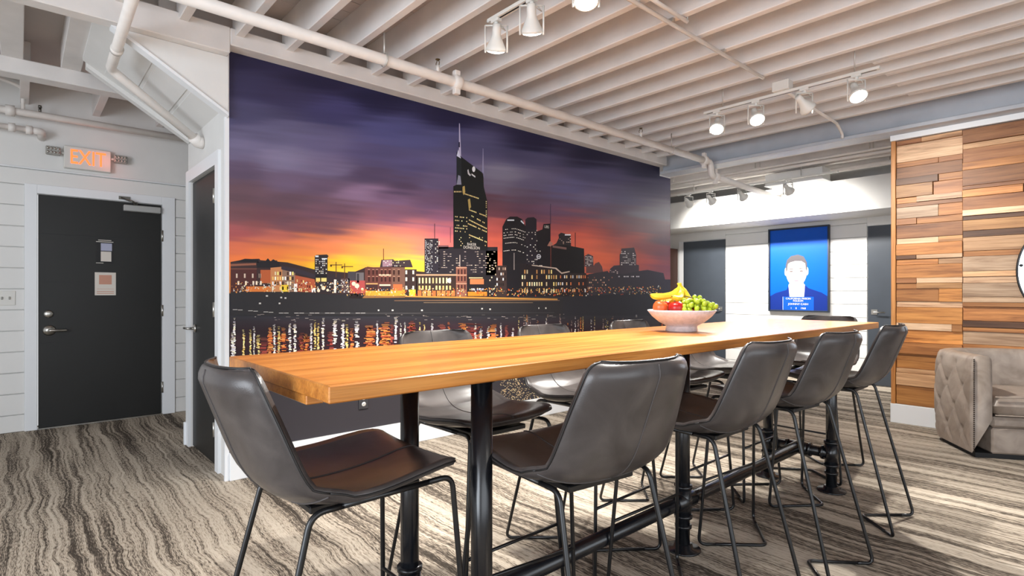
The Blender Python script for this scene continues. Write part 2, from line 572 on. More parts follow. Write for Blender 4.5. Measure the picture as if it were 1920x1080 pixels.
MB().box(-3.2, 3.2, YE + 0.008, YE + 0.02, 2.303, 3.05).build('upper_panel', 'wall_white', we)
cs = MB().box(0.03, 0.115, YE - 0.014, YE + 0.03, 0, 2.16, 0.003).box(1.055, 1.165, YE - 0.014, YE + 0.03, 0, 2.16, 0.003).box(0.115, 1.055, YE - 0.014, YE + 0.03, 2.08, 2.16, 0.003)
struct(cs.build('trim_6', 'trim_white'), 'white casing of the exit door')
d1 = struct(MB().box(0.122, 1.048, YE - 0.004, YE + 0.04, 0.012, 2.074, 0.003).build('door_1', 'door_black'), 'black exit door with lever handle')
MB().box(0.115, 1.055, YE - 0.02, YE + 0.06, 0.0, 0.012).build('threshold', 'steel', d1)
for (x0, x1, z0, z1) in ((0.122, 1.048, 1.728, 1.732), (0.122, 1.048, 1.30, 1.304), (0.122, 1.048, 0.86 - .1, 0.864 - .1)):
    MB().box(x0 + .004, x1 - .004, YE - 0.0052, YE - 0.003, z0, z1).build('groove', 'ink_black', d1)
for z in (0.27, 1.03, 1.77):
    MB().box(1.045, 1.066, YE - 0.010, YE - 0.003, z - 0.055, z + 0.055).tube([(1.056, YE - 0.014, z - 0.055), (1.056, YE - 0.014, z + 0.055)], 0.008, 8).build('hinge', 'steel', d1)
MB().lathe([(0.0, -0.022), (0.02, -0.022), (0.033, -0.014), (0.035, 0.0)], (0.19, YE - 0.004, 1.017), 24, 'y').build('deadbolt', 'steel', d1)
hd = MB().lathe([(0.0, -0.03), (0.02, -0.03), (0.036, -0.016), (0.047, -0.006), (0.048, 0.0)], (0.195, YE - 0.004, 0.872), 28, 'y')
hd.tube(fillet([(0.195, YE - 0.03, 0.872), (0.195, YE - 0.062, 0.872), (0.315, YE - 0.058, 0.870)], 0.02), 0.012, 12)
hd.build('door_handle', 'steel', d1)
cl = MB().box(0.735, 1.035, YE - 0.062, YE - 0.004, 1.985, 2.045, 0.006).build('door_closer', 'silver_paint', d1)
MB().tube(fillet([(0.83, YE - 0.05, 2.06), (0.80, YE - 0.09, 2.075), (0.72, YE - 0.016, 2.11)], 0.02), 0.010, 8).lathe([(0.018, 0), (0.018, 0.03), (0, 0.03)], (0.83, YE - 0.04, 2.045), 14).box(0.70, 0.79, YE - 0.024, YE - 0.014, 2.095, 2.125).build('closer_arm', 'steel_dark', cl)

# ---- plank wall
ww = struct(MB().box(XW, XW + 0.16, -4.2, 1.44, 0, 2.615).build('wall_plank', 'shelf_wood'), 'feature wall clad in reclaimed teak strips')
MB().box(XW - 0.035, XW + 0.16, 1.44, 1.475, 0.176, 2.615, 0.002).build('corner_post', 'teak_trim', ww)
struct(MB().box(XW - 0.04, XW + 0.17, -4.2, 1.48, 0, 0.176, 0.004).build('baseboard_plank', 'trim_white'))
PAL = {'pale': (230, 200, 168), 'lt': (216, 178, 138), 'tan': (204, 158, 106), 'or': (200, 142, 84), 'brt': (224, 160, 88), 'br': (164, 116, 76), 'dk': (112, 78, 52), 'gr': (196, 174, 150)}
pm_cache = {}
def plank(y1, y0, z1, z0, colname, depth):
    w, h = round(y1 - y0, 3), round(z1 - z0, 3)
    o = MB().box(-depth, 0.0, 0, w - 0.002, 0, h - 0.002, 0.0015).build('plank', 'teak', ww)
    o.location = (XW, y0, z0)
    kk = 0.78 + 0.22 * random.random(); c = [x * kk for x in PAL[colname]]
    o.color = lin([min(255, x * 1.12) for x in c])
    return o
COLA = [(.04, [(.4, 'br'), (1, 'lt')]), (.15, [(1, 'pale')]), (.045, [(.65, 'or'), (1, 'br')]), (.10, [(1, 'br')]), (.06, [(.65, 'dk'), (1, 'or')]),
        (.11, [(.57, 'tan'), (1, 'br')]), (.05, [(.32, 'or'), (1, 'pale')]), (.035, [(1, 'br')]), (.10, [(.65, 'gr'), (1, 'or')]), (.055, [(.32, 'br'), (1, 'or')]),
        (.12, [(1, 'br')]), (.05, [(.65, 'pale'), (1, 'tan')]), (.10, [(1, 'or')]), (.035, [(.32, 'dk'), (1, 'pale')]), (.05, [(.65, 'or'), (1, 'lt')]),
        (.115, [(1, 'or')]), (.045, [(.32, 'br'), (1, 'pale')]), (.05, [(.32, 'or'), (1, 'tan')]), (.11, [(.66, 'or'), (1, 'brt')]), (.05, [(1, 'pale')]),
        (.14, [(1, 'brt')]), (.06, [(.85, 'pale'), (1, 'or')]), (.11, [(1, 'brt')]), (.10, [(1, 'or')]), (.13, [(1, 'brt')]), (.04, [(.65, 'lt'), (1, 'br')]), (.11, [(1, 'lt')]), (.17, [(1, 'brt')])]
COLB = [(.13, [(1, 'br')]), (.05, [(1, 'lt')]), (.13, [(.7, 'br'), (1, 'dk')]), (.07, [(1, 'or')]), (.15, [(1, 'br')]), (.035, [(.6, 'br'), (1, 'pale')]), (.07, [(.55, 'or'), (1, 'dk')]),
        (.12, [(1, 'br')]), (.055, [(1, 'pale')]), (.04, [(1, 'dk')]), (.10, [(1, 'tan')]), (.06, [(1, 'dk')]), (.13, [(1, 'lt')]), (.05, [(1, 'or')]), (.14, [(1, 'gr')]), (.05, [(1, 'lt')]),
        (.06, [(1, 'pale')]), (.13, [(1, 'gr')]), (.05, [(1, 'pale')]), (.04, [(1, 'or')]), (.13, [(1, 'or')]), (.06, [(1, 'dk')]), (.04, [(1, 'or')]), (.12, [(1, 'pale')]), (.05, [(1, 'or')]),
        (.12, [(1, 'brt')]), (.04, [(1, 'or')]), (.13, [(1, 'tan')]), (.10, [(1, 'brt')]), (.11, [(1, 'or')]), (.09, [(1, 'brt')])]
def column(rows, ya, yb, shuffle=False):
    rows = list(rows)
    if shuffle: random.shuffle(rows)
    tot = sum(r[0] for r in rows); k = (2.612 - 0.178) / tot
    z = 2.612
    for h, parts in rows:
        h *= k; a = 0.0
        for f, cn in parts:
            plank(ya + (yb - ya) * a, ya + (yb - ya) * f, z, z - h, cn, random.choice((0.008, 0.014, 0.022, 0.032)))
            a = f
        z -= h
column(COLA, 1.438, 0.955)
column(COLB, 0.955, 0.25)
column(COLA, 0.25, -0.30, True)
column(COLB, -0.30, -1.0, True)

# ---- lounge behind the opening: far wall, soffit, low ceiling
wb = struct(MB().box(XB + 0.02, XB + 0.12, -1.5, 6.5, 0, 2.9).build('wall_back', 'wall_white'), 'white shiplap far wall')
z = 2.30; k = 0
while z > 0.02:
    z0 = max(0.0, z - 0.178)
    for (ya, yb) in ((1.45, 1.40 + 0.1), (2.285, 4.23), (5.06, 5.07)):
        pass
    MB().box(XB, XB + 0.02, 2.285, 4.23, z0 + 0.003, z - 0.003, 0.003).build('board', 'shiplap', wb)
    MB().box(XB, XB + 0.02, -1.5, 1.42, z0 + 0.003, z - 0.003, 0.003).build('board', 'shiplap', wb)
    z = z0
MB().box(XB, XB + 0.02, 4.97, 5.06, 0, 2.07, 0.002).build('jamb', 'trim_white', wb)
for (xa, xb, z0_) in ((1.42, 2.285, 2.085), (4.23, 5.06, 2.07)):
    MB().box(XB, XB + 0.02, xa, xb, z0_, 2.30).build('header_board', 'shiplap', wb)
struct(MB().box(6.30, 6.40, -4.2, 1.2, 0, 2.9).build('wall_lounge', 'wall_white'))
struct(MB().box(7.55, XB + 0.02, -1.5, 6.5, 2.20, 2.60).build('soffit_back', 'wall_white'), 'white boxed soffit along the far wall')
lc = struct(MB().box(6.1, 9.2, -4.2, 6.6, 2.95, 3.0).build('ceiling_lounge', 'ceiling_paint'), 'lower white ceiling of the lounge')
j2 = MB().box(0, 0.09, 0, 8.0, 0, 0.2, 0.004).build('joist', 'joist_paint', lc); j2.location = (6.42, -1.4, 2.75)
for x in (6.82, 7.22, 7.62):
    linked(j2, 'joist', lc, (x, -1.4, 2.75))
struct(MB().box(6.25, 9.2, 6.4, 6.5, 0, 3.0).build('wall_lounge_end', 'wall_white'))

d4 = struct(MB().box(XB - 0.008, XB + 0.03, 1.43, 2.275, 0.01, 2.08, 0.003).build('door_4', 'door_slate'), 'slate door on the far wall beside the plank wall')
hd = MB().box(XB - 0.016, XB - 0.006, 2.165, 2.235, 0.925, 0.99, 0.002)
hd.tube(fillet([(XB - 0.012, 2.20, 0.957), (XB - 0.06, 2.20, 0.957), (XB - 0.06, 2.07, 0.957)], 0.015), 0.009, 8)
hd.build('door_handle', 'steel', d4)
d3 = struct(MB().box(XB - 0.008, XB + 0.03, 4.24, 4.965, 0.01, 2.055, 0.003).build('door_3', 'door_slate'), 'slate door on the far wall behind the fruit')
hd = MB().box(XB - 0.016, XB - 0.006, 4.28, 4.34, 0.925, 0.99, 0.002)
hd.tube(fillet([(XB - 0.012, 4.30, 0.957), (XB - 0.06, 4.30, 0.957), (XB - 0.06, 4.42, 0.957)], 0.015), 0.009, 8)
hd.build('door_handle', 'steel', d3)

# ================================================================== MURAL PRINT
# every shape of the print is laid out as it was read off the photograph and put on the wall plane
SKY = [(440,115,38,34,72),(600,150,36,32,72),(700,190,32,30,74),(850,215,34,31,76),(1000,262,32,29,68),(1120,290,32,29,64),(1230,318,34,32,64),
(440,150,52,47,88),(520,175,52,46,88),(640,205,60,56,112),(730,240,76,76,142),(800,262,78,78,140),(900,272,78,76,124),(1000,298,76,72,116),(1120,330,74,70,112),(1245,350,74,72,102),
(450,215,70,66,108),(520,255,92,86,128),(600,270,92,84,130),(700,290,80,72,124),(770,310,84,76,132),(830,310,92,84,132),
(450,275,104,96,136),(530,295,122,112,152),(620,320,118,102,146),(690,325,84,66,104),(760,350,84,62,96),(820,345,104,88,136),
(450,320,92,72,104),(540,345,112,88,124),(600,350,104,78,110),(680,365,152,114,156),(740,375,130,92,134),(810,385,112,78,116),
(450,360,102,70,84),(540,380,100,70,88),(640,395,112,76,98),(740,405,140,90,120),(830,410,146,90,124),
(450,405,120,74,82),(540,415,112,74,88),(620,425,128,84,96),(700,425,188,108,112),(770,425,200,110,116),(835,435,196,104,120),
(445,435,168,82,84),(520,440,196,104,88),(580,450,224,124,82),(650,445,236,134,92),(705,445,240,146,98),(770,445,240,132,104),(835,455,232,120,116),
(450,465,214,108,74),(500,475,234,126,66),(560,475,240,134,70),(620,470,238,132,80),(690,470,248,158,80),(740,468,246,150,90),(800,470,238,130,112),
(480,485,236,120,60),(540,494,250,166,50),(600,500,255,206,36),(650,495,255,202,44),(700,490,252,170,70),(760,490,255,210,60),(800,500,255,200,60),
(930,425,196,88,82),(930,455,226,104,82),(930,480,230,108,82),(920,375,104,62,80),(940,350,112,100,132),(945,325,122,118,146),(985,395,98,62,88),
(1000,340,96,88,126),(1060,355,92,88,140),(1110,370,104,96,140),(1040,395,104,70,100),(1070,410,132,74,92),(1095,425,196,90,80),(1110,455,226,104,78),(1090,440,222,98,76),(1130,485,232,108,70),
(1150,400,92,74,100),(1160,435,120,66,74),(1195,450,176,84,76),(1215,490,188,86,78),(1240,505,140,80,88),(1245,450,92,78,90),(1245,400,92,92,112),(1215,400,112,110,128),(1180,370,90,86,122)]  # grey-blue points at the right end carry painted-in glare from the room
SKY += [(500,400,118,70,82),(600,400,116,76,96),(660,405,130,84,104),(760,400,134,86,112),(480,420,140,76,78),(560,425,136,82,90),(640,422,150,92,98),(700,412,160,96,112),
(960,360,104,84,110),(1000,372,94,70,96),(1060,382,100,78,112),(1110,395,106,76,100),(1140,415,140,78,86),(1080,425,150,76,84),(1170,415,100,74,92),(1200,425,106,72,84),(1230,430,98,76,88),(1210,460,136,76,80),(1160,470,196,94,74),(1240,480,116,78,86),
(930,400,120,66,80),(960,405,128,70,84),(925,440,206,92,80),(1130,440,190,88,78),(1110,480,224,104,72),(1180,490,190,90,72)]
skp = np.array(SKY, float)


def on_wall(u, v, off):
    p = on_y(u, v, YM); return (p[0], YM + 0.009 - off, p[2])


mural = MB()
NX, NZ = 300, 240
xs = np.linspace(1.0, 6.105, NX + 1); zs = np.linspace(0.179, 2.752, NZ + 1)
xx, zz = np.meshgrid(xs, zs, indexing='ij')
fw = CY * xx + SY * YM
uu = 960 + F * (SY * xx - CY * YM) / fw
vv = V0 - F * (zz - H) / fw
def smooth_noise(a, b, seed):
    r = np.random.default_rng(seed); n = 64
    t = r.random((n, n)); ia = np.floor(a).astype(int); ib = np.floor(b).astype(int)
    fa = a - ia; fb = b - ib; fa = fa * fa * (3 - 2 * fa); fb = fb * fb * (3 - 2 * fb)
    g_ = lambda i, j: t[i % n, j % n]
    return (g_(ia, ib) * (1 - fa) + g_(ia + 1, ib) * fa) * (1 - fb) + (g_(ia, ib + 1) * (1 - fa) + g_(ia + 1, ib + 1) * fa) * fb
# cloud streaks: elongated, falling slightly to the right
wu, wv = uu, vv - 0.10 * (uu - 433)
n1 = smooth_noise(wu / 150, wv / 22, 1) * 0.45 + smooth_noise(wu / 80, wv / 9, 2) * 0.33 + smooth_noise(wu / 55, wv / 4.5, 5) * 0.22
n2 = smooth_noise(wu / 90, wv / 12, 3) - 0.5
nf = smooth_noise(wu / 120, wv / 6, 7) - 0.5
nf2 = smooth_noise(wu / 210, wv / 3.4, 9) - 0.5
um, vm = uu + 22 * n2, vv + 8 * (n1 - 0.5) + 13 * nf + 9 * nf2
dx = (um[..., None] - skp[:, 0]) * 0.36; dy = (vm[..., None] - skp[:, 1])
w = 1.0 / (dx * dx + dy * dy + 110.0) ** 2.1
srgb = (w[..., None] * skp[:, 2:]).sum(2) / w.sum(2)[..., None]
srgb *= (0.94 + 0.22 * n1)[..., None]
gry = srgb.mean(-1, keepdims=True); kd = (0.20 * np.clip((440 - vv) / 60, 0, 1) + 0.05)[..., None]
srgb = srgb * (1 - kd) + gry * kd
# river below the bank, then the plain grey foot of the print
riv = np.stack([46 + 10 * n1, 45 + 10 * n1, 50 + 12 * n1], -1)
deep = np.stack([40 + 26 * n1, 32 + 8 * n1, 38 + 10 * n1], -1)
foot = np.stack([60 + 0 * n1, 57 + 0 * n1, 62 + 0 * n1], -1)
k1 = np.clip((vv - 595) / 25, 0, 1)[..., None]
water = riv * (1 - k1) + deep * k1
k2 = np.clip((0.62 - zz) / 0.10, 0, 1)[..., None]
water = water * (1 - k2) + foot * k2
sel = (vv > 548)[..., None]
srgb = np.where(sel, water, srgb)
s_ = np.clip(srgb / 255, 0, 1)
lc_ = np.where(s_ <= 0.04045, s_ / 12.92, ((s_ + 0.055) / 1.055) ** 2.4)
P_, C_ = [], []
for i in range(NX + 1):
    for j in range(NZ + 1):
        P_.append((xs[i], YM + 0.009, zs[j])); C_.append((*lc_[i, j], 1.0))
fs_, cs_ = [], []
for i in range(NX):
    for j in range(NZ):
        if xs[i + 1] > 5.87 and zs[j + 1] > 2.655: continue
        q = (i * (NZ + 1) + j, (i + 1) * (NZ + 1) + j, (i + 1) * (NZ + 1) + j + 1, i * (NZ + 1) + j + 1)
        fs_.append(q); cs_.append([C_[a] for a in q])
mural.v = P_; mural.f = fs_; mural.c = cs_; mural.smooth = [False] * len(fs_)
L = 0.0004


def poly(pts, col, layer):
    mural.add([on_wall(u, v, layer * L) for u, v in pts], [tuple(range(len(pts)))], lin(col))


def rect(u0, v0, u1, v1, col, layer):
    poly([(u0, v1), (u1, v1), (u1, v0), (u0, v0)], col, layer)


def jit(c, a):
    k = 1 + random.uniform(-a, a)
    return tuple(max(0, min(255, x * k)) for x in c)


def windows(u0, v0, u1, v1, nu, nv, p, cols, layer, fill=(0.6, 0.5), slant=0.0):
    du, dv = (u1 - u0) / nu, (v1 - v0) / nv
    for i in range(nu):
        for j in range(nv):
            if random.random() < p:
                a = u0 + du * (i + 0.5 * (1 - fill[0])); b_ = v0 + dv * (j + 0.5 * (1 - fill[1])) + slant * i * du
                w_ = du * fill[0]; h_ = dv * fill[1]
                poly([(a, b_ + h_), (a + w_, b_ + h_ + slant * w_), (a + w_, b_ + slant * w_), (a, b_)], jit(random.choice(cols), 0.2), layer)


DK, DK2, WARM, COOL, ORG = (32, 31, 35), (44, 42, 45), (255, 224, 160), (235, 238, 245), (236, 150, 80)
# -- far dark mass so no sky shows between the low buildings
poly([(433, 549), (433, 492), (470, 486), (540, 492), (590, 505), (660, 512), (690, 500), (800, 510), (950, 520), (1100, 515), (1180, 520), (1258, 525), (1258, 552), (1120, 553), (900, 556), (640, 552)], (58, 44, 44), 1)
# -- old warehouses at the bank, left
poly([(433, 548), (433, 491), (461, 486), (487, 485), (492, 492), (520, 488), (528, 502), (528, 548)], (66, 48, 48), 2)
poly([(440, 491), (460, 485), (485, 486), (486, 492)], DK, 3)
poly([(482, 502), (482, 491), (498, 490), (503, 484), (508, 490), (513, 486), (524, 492), (526, 502)], (38, 36, 40), 3)
poly([(433, 499), (433, 495), (481, 493), (481, 497)], (150, 96, 76), 4)
rect(433, 503, 482, 505, (120, 76, 66), 4)
rect(433, 505, 482, 547, (84, 46, 44), 3)
rect(489, 506, 508, 531, (190, 98, 58), 4)
poly([(508, 547), (508, 502), (530, 500), (530, 547)], (206, 140, 92), 4)
poly([(530, 547), (530, 505), (554, 508), (554, 547)], (150, 118, 98), 4)
poly([(528, 505), (528, 498), (560, 504), (592, 515), (592, 522), (556, 512)], (58, 50, 60), 5)
poly([(554, 547), (554, 516), (592, 524), (592, 548)], (180, 92, 62), 4)
rect(462, 537, 508, 547, (226, 128, 62), 5)
for u_ in (443, 458, 473, 486, 487): rect(u_, 513, u_ + 3, 521, (222, 200, 180), 6)
for u_ in (446, 460, 474, 480, 488): rect(u_, 527, u_ + 3.4, 534, (255, 236, 210), 6)
windows(510, 508, 552, 545, 9, 4, 0.75, [(255, 240, 200), (60, 40, 34), (255, 206, 120), (250, 250, 250)], 6, (0.6, 0.7))
windows(556, 522, 591, 546, 9, 3, 0.6, [(96, 38, 34), (255, 220, 150), (120, 44, 38)], 6, (0.5, 0.6), 0.15)
rect(528, 534, 541, 547, (240, 206, 60), 6); rect(552, 532, 558, 547, (250, 246, 240), 6); rect(585, 540, 592, 548, (255, 250, 244), 6)
# -- low strip to the round hotel and the cranes
rect(592, 514, 640, 549, (52, 44, 48), 3)
rect(591, 515, 614, 528, (30, 28, 32), 4); rect(593, 521, 601, 528, (238, 208, 120), 5); rect(603, 521, 613, 528, (238, 214, 130), 5)
poly([(591, 515), (591, 480), (594, 478), (614, 477), (617, 480), (615, 483), (615, 515)], (48, 42, 46), 4)
windows(592, 485, 614, 514, 7, 8, 0.45, [COOL, (255, 244, 220)], 5, (0.6, 0.5))
rect(592, 479, 598, 482, COOL, 5); rect(604, 484, 614, 486, COOL, 5)
for (u_, va, vb, ja, jb) in ((631, 491, 520, 620, 643), (647, 494, 526, 641, 663)):
    rect(u_ - 0.7, va, u_ + 0.7, vb, (96, 66, 44), 4); rect(ja, va + 5, jb, va + 6.4, (104, 72, 46), 4); rect(ja, va + 5, ja + 3, va + 9, (80, 56, 40), 4)
rect(653, 509, 667, 530, (70, 66, 72), 4); rect(668, 511, 683, 530, (110, 104, 106), 4); rect(670, 513, 674, 530, (60, 56, 60), 5)
rect(640, 522, 656, 549, (92, 70, 70), 4)
rect(657, 526, 685, 550, (176, 80, 78), 5)
for u_, v_, r_ in ((664, 532, 4), (670, 536, 4.5), (607, 540, 4), (598, 545, 3), (615, 544, 2.6), (680, 542, 2.5)):
    poly([(u_ + r_ * math.cos(a * math.pi / 4), v_ + r_ * math.sin(-a * math.pi / 4)) for a in range(8)], (255, 226, 196), 7)
rect(627, 524, 631, 549, (255, 240, 226), 6); windows(630, 524, 654, 549, 10, 8, 0.4, [(255, 240, 226), (40, 34, 36), COOL], 6)
# -- brick blocks in the middle
rect(685, 501, 735, 555, (104, 62, 56), 5); rect(735, 500, 760, 553, (116, 84, 72), 5)
poly([(713, 501), (716, 487), (738, 486), (741, 489), (770, 487), (775, 501)], (66, 54, 58), 5)
poly([(718, 500), (718, 488), (736, 487), (736, 499)], (160, 126, 138), 6); windows(719, 488, 760, 500, 12, 4, 0.35, [(230, 220, 226), (255, 236, 180)], 7)
rect(719.4, 466, 720.6, 488, (70, 44, 36), 5)
rect(760, 505, 782, 552, (62, 48, 46), 5)
for r_, c_ in ((506, (60, 34, 32)), (519, (60, 34, 32))):
    for u_ in (691, 699, 706, 715, 722, 730, 738, 747):
        rect(u_, r_, u_ + 3, r_ + 9, c_, 7); rect(u_ - 0.6, r_ - 1.2, u_ + 3.6, r_, (190, 140, 118), 7)
rect(711, 514, 734, 517, (236, 190, 160), 7); rect(687, 531, 709, 533, (226, 170, 110), 7); rect(712, 533, 733, 536, (246, 208, 180), 7)
rect(686, 543, 760, 555, (226, 160, 60), 6); rect(687, 534, 709, 545, (66, 44, 46), 7); rect(712, 537, 733, 546, (58, 48, 52), 7)
poly([(738, 545), (738, 533), (755, 533), (755, 545)], (226, 108, 66), 7)
for u_ in (761, 774): 
    for v_ in (507, 520, 536): rect(u_, v_, u_ + 3.2, v_ + 7, (250, 240, 214), 7)
rect(768, 543, 780, 555, (240, 206, 60), 7)
# -- long arcade block
rect(781, 514, 857, 556, (62, 48, 44), 5); rect(781, 514, 857, 517, (196, 158, 126), 7)
windows(784, 519, 848, 533, 10, 1, 0.85, [(246, 214, 150), (250, 226, 170)], 7, (0.45, 0.75)); windows(784, 535, 848, 544, 10, 1, 0.9, [(246, 206, 130)], 7, (0.5, 0.85))
for i in range(8): rect(784 + i * 9, 545, 791 + i * 9, 555, jit((224, 130, 74), 0.2), 7)
poly([(843 + 3.6 * math.cos(a * math.pi / 5), 526 + 4.6 * math.sin(-a * math.pi / 5)) for a in range(10)], (244, 240, 246), 8)
rect(856, 500, 876, 556, (150, 98, 82), 6)
for v_ in (505, 518, 534):
    for u_ in (859, 865, 871): rect(u_, v_, u_ + 3, v_ + 9, (70, 40, 40), 8)
for v_ in (501, 515, 531): rect(856, v_, 876, v_ + 1.4, (226, 170, 140), 8)
rect(862.4, 478, 863.6, 500, (220, 200, 190), 7)
rect(876, 514, 912, 556, (40, 36, 40), 5); rect(882, 523, 908, 533, (214, 130, 84), 7); rect(880, 520, 906, 522, (240, 200, 150), 7); rect(884, 540, 906, 546, (60, 50, 60), 7)
windows(884, 539, 908, 546, 7, 1, 0.8, [COOL, (210, 220, 255)], 8); rect(878, 547, 914, 555, (226, 140, 50), 7)
# -- mid-rise slabs below the tall tower
rect(797, 447, 823, 514, (50, 46, 54), 3); windows(798, 450, 812, 512, 8, 26, 0.42, [(255, 244, 226), COOL], 4, (0.6, 0.5)); windows(816, 452, 826, 512, 3, 26, 0.3, [(255, 244, 226)], 4)
rect(823, 463, 934, 516, (48, 44, 50), 4); rect(822, 460, 842, 466, (120, 86, 88), 4)
rect(815.4, 419, 816.6, 447, (90, 60, 70), 3); rect(845, 426, 846, 455, (110, 76, 84), 3)
windows(828, 470, 930, 512, 26, 10, 0.25, [(190, 170, 164), (220, 200, 180)], 5, (0.8, 0.28))
rect(912, 470, 934, 556, (42, 38, 42), 4); windows(914, 474, 932, 550, 5, 14, 0.25, [(230, 210, 170)], 5)
# -- the tall twin-spired tower
poly([(851, 466), (851, 349), (857, 346), (857, 284), (866, 294), (907, 325), (908, 350), (915, 380), (915, 470), (868, 466)], (30, 32, 33), 6)
poly([(857, 346), (857, 284), (866, 294), (866, 348)], (40, 44, 48), 7)
poly([(857, 346), (860, 328), (864, 330), (866, 346)], (150, 150, 170), 8)
poly([(861.2, 290), (861.6, 231), (863, 231), (865.6, 296)], (196, 190, 220), 6); rect(861, 266, 863.2, 276, (40, 36, 60), 7)
poly([(904.6, 324), (906.2, 278), (907, 278), (908.6, 334)], (150, 146, 180), 6)
poly([(857, 292), (860, 280), (865, 297)], (220, 220, 240), 8)
for k in range(5): rect(852 + 3 * k, 358, 853.6 + 3 * k, 360.5, WARM, 8)
for (u0, v0, u1, v1) in ((872, 362, 899, 371), (880, 392, 912, 404), (882, 402, 913, 419), (880, 411, 914, 428), (878, 418, 914, 434), (880, 439, 914, 453)):
    n_ = int((u1 - u0) / 2.4)
    for k in range(n_):
        if random.random() < 0.86:
            a = u0 + (u1 - u0) * k / n_; b_ = v0 + (v1 - v0) * k / n_
            poly([(a, b_ + 2.2), (a + 1.8, b_ + 2.9), (a + 1.8, b_ + 0.6), (a, b_)], jit((252, 222, 150), 0.12), 8)
for v_ in (405, 412, 421, 426, 432):
    for k in range(8):
        if random.random() < 0.7: rect(854 + 3 * k, v_ + 0.3 * k, 855.7 + 3 * k, v_ + 2 + 0.3 * k, jit(WARM, 0.2), 8)
poly([(868, 350), (872, 348), (873, 360), (870, 366), (868, 360)], (196, 168, 100), 8); poly([(878, 374), (882, 372), (884, 388), (880, 394), (879, 384)], (196, 168, 100), 8)
windows(911, 376, 914, 408, 1, 9, 0.8, [WARM], 8); windows(853, 440, 912, 462, 22, 6, 0.08, [WARM], 8)
poly([(889 + 3 * math.cos(a * math.pi / 6), 317 + 5.4 * math.sin(-a * math.pi / 6)) for a in range(12)], (240, 240, 244), 8)
poly([(878, 326), (877, 319), (879, 317), (880.5, 324), (884, 328), (882, 330)], (206, 206, 212), 8); poly([(885, 325), (892, 330), (892, 333), (885, 328)], (226, 226, 230), 8)
# -- drum tower and its neighbours
poly([(943, 556), (943, 425), (950, 411), (957, 406), (971, 406), (980, 411), (987, 426), (987, 556)], (33, 31, 36), 5)
rect(952, 411.5, 965, 414, COOL, 6); poly([(977, 415), (978, 412.6), (983.5, 418), (983, 420.5)], COOL, 6)
for v_ in (430, 436, 441, 446, 456, 470):
    for k in range(14):
        if random.random() < 0.72:
            a = 945 + 3 * k; dv = -1.6 * math.sin(math.pi * k / 13) * 1.2 + max(0, k - 7) * 0.7
            rect(a, v_ + dv, a + 2.2, v_ + 1.3 + dv, jit((232, 224, 214), 0.15), 6)
poly([(986, 500), (986, 412), (990, 408), (1002, 407), (1007, 411), (1007, 500)], (40, 36, 44), 4); windows(988, 430, 1018, 500, 10, 18, 0.22, [(236, 226, 214)], 6)
poly([(1007, 556), (1007, 434), (1018, 430), (1020, 420), (1033, 419), (1034, 556)], (29, 27, 32), 5)
rect(1032.6, 382, 1033.8, 420, (74, 62, 86), 5)
poly([(1034, 462), (1044, 456), (1049, 446), (1048, 440), (1053, 436), (1071, 441), (1072, 466)], (44, 38, 42), 4); rect(1060, 439, 1071, 441.4, COOL, 5)
windows(1046, 444, 1072, 458, 8, 5, 0.25, [(220, 190, 170)], 5)
poly([(1034, 556), (1034, 460), (1060, 459), (1096, 466), (1098, 556)], (26, 25, 28), 5); poly([(1037, 464), (1037, 460), (1063, 464), (1063, 468)], (128, 96, 90), 6)
rect(1079, 436, 1080.2, 464, (60, 34, 40), 4)
poly([(1027, 461), (1032, 452), (1038, 456), (1034, 462)], (176, 120, 104), 6)
poly([(1011 + 4.2 * math.cos(a * math.pi / 6), 481 + 4.6 * math.sin(-a * math.pi / 6)) for a in range(12)], (214, 214, 220), 6)
poly([(1011 + 2.8 * math.cos(a * math.pi / 6), 481 + 3.1 * math.sin(-a * math.pi / 6)) for a in range(12)], (70, 68, 74), 7); rect(1008.4, 480.4, 1013.6, 481.8, (214, 214, 220), 8)
rect(964, 474, 965.6, 506, (150, 140, 136), 6)
# low quay buildings right of the drum tower
rect(931, 498, 951, 556, (66, 52, 50), 6); windows(931, 499, 950, 548, 5, 5, 0.6, [(190, 160, 140), COOL, (40, 34, 34)], 7)
poly([(976, 556), (976, 494), (1000, 497), (1044, 503), (1052, 511), (1070, 508), (1070, 556)], (40, 33, 36), 6)
poly([(998, 498), (998, 496.4), (1044, 502), (1054, 511), (1069, 508), (1069, 510), (1054, 513.6), (1042, 504)], (200, 180, 164), 7)
for v_, pp_ in ((505, 0.45), (515, 0.65), (528, 0.7), (541, 0.6)): windows(978, v_, 1046, v_ + 9, 15, 1, pp_, [(246, 206, 130), (250, 226, 180), (206, 150, 90)], 8, (0.5, 0.8))
for v_ in (515, 528, 541): windows(1046, v_, 1100, v_ + 8, 14, 1, 0.65, [(240, 196, 140), COOL, (214, 120, 70)], 8, (0.5, 0.7))
rect(1070, 512, 1100, 556, (48, 38, 40), 6)
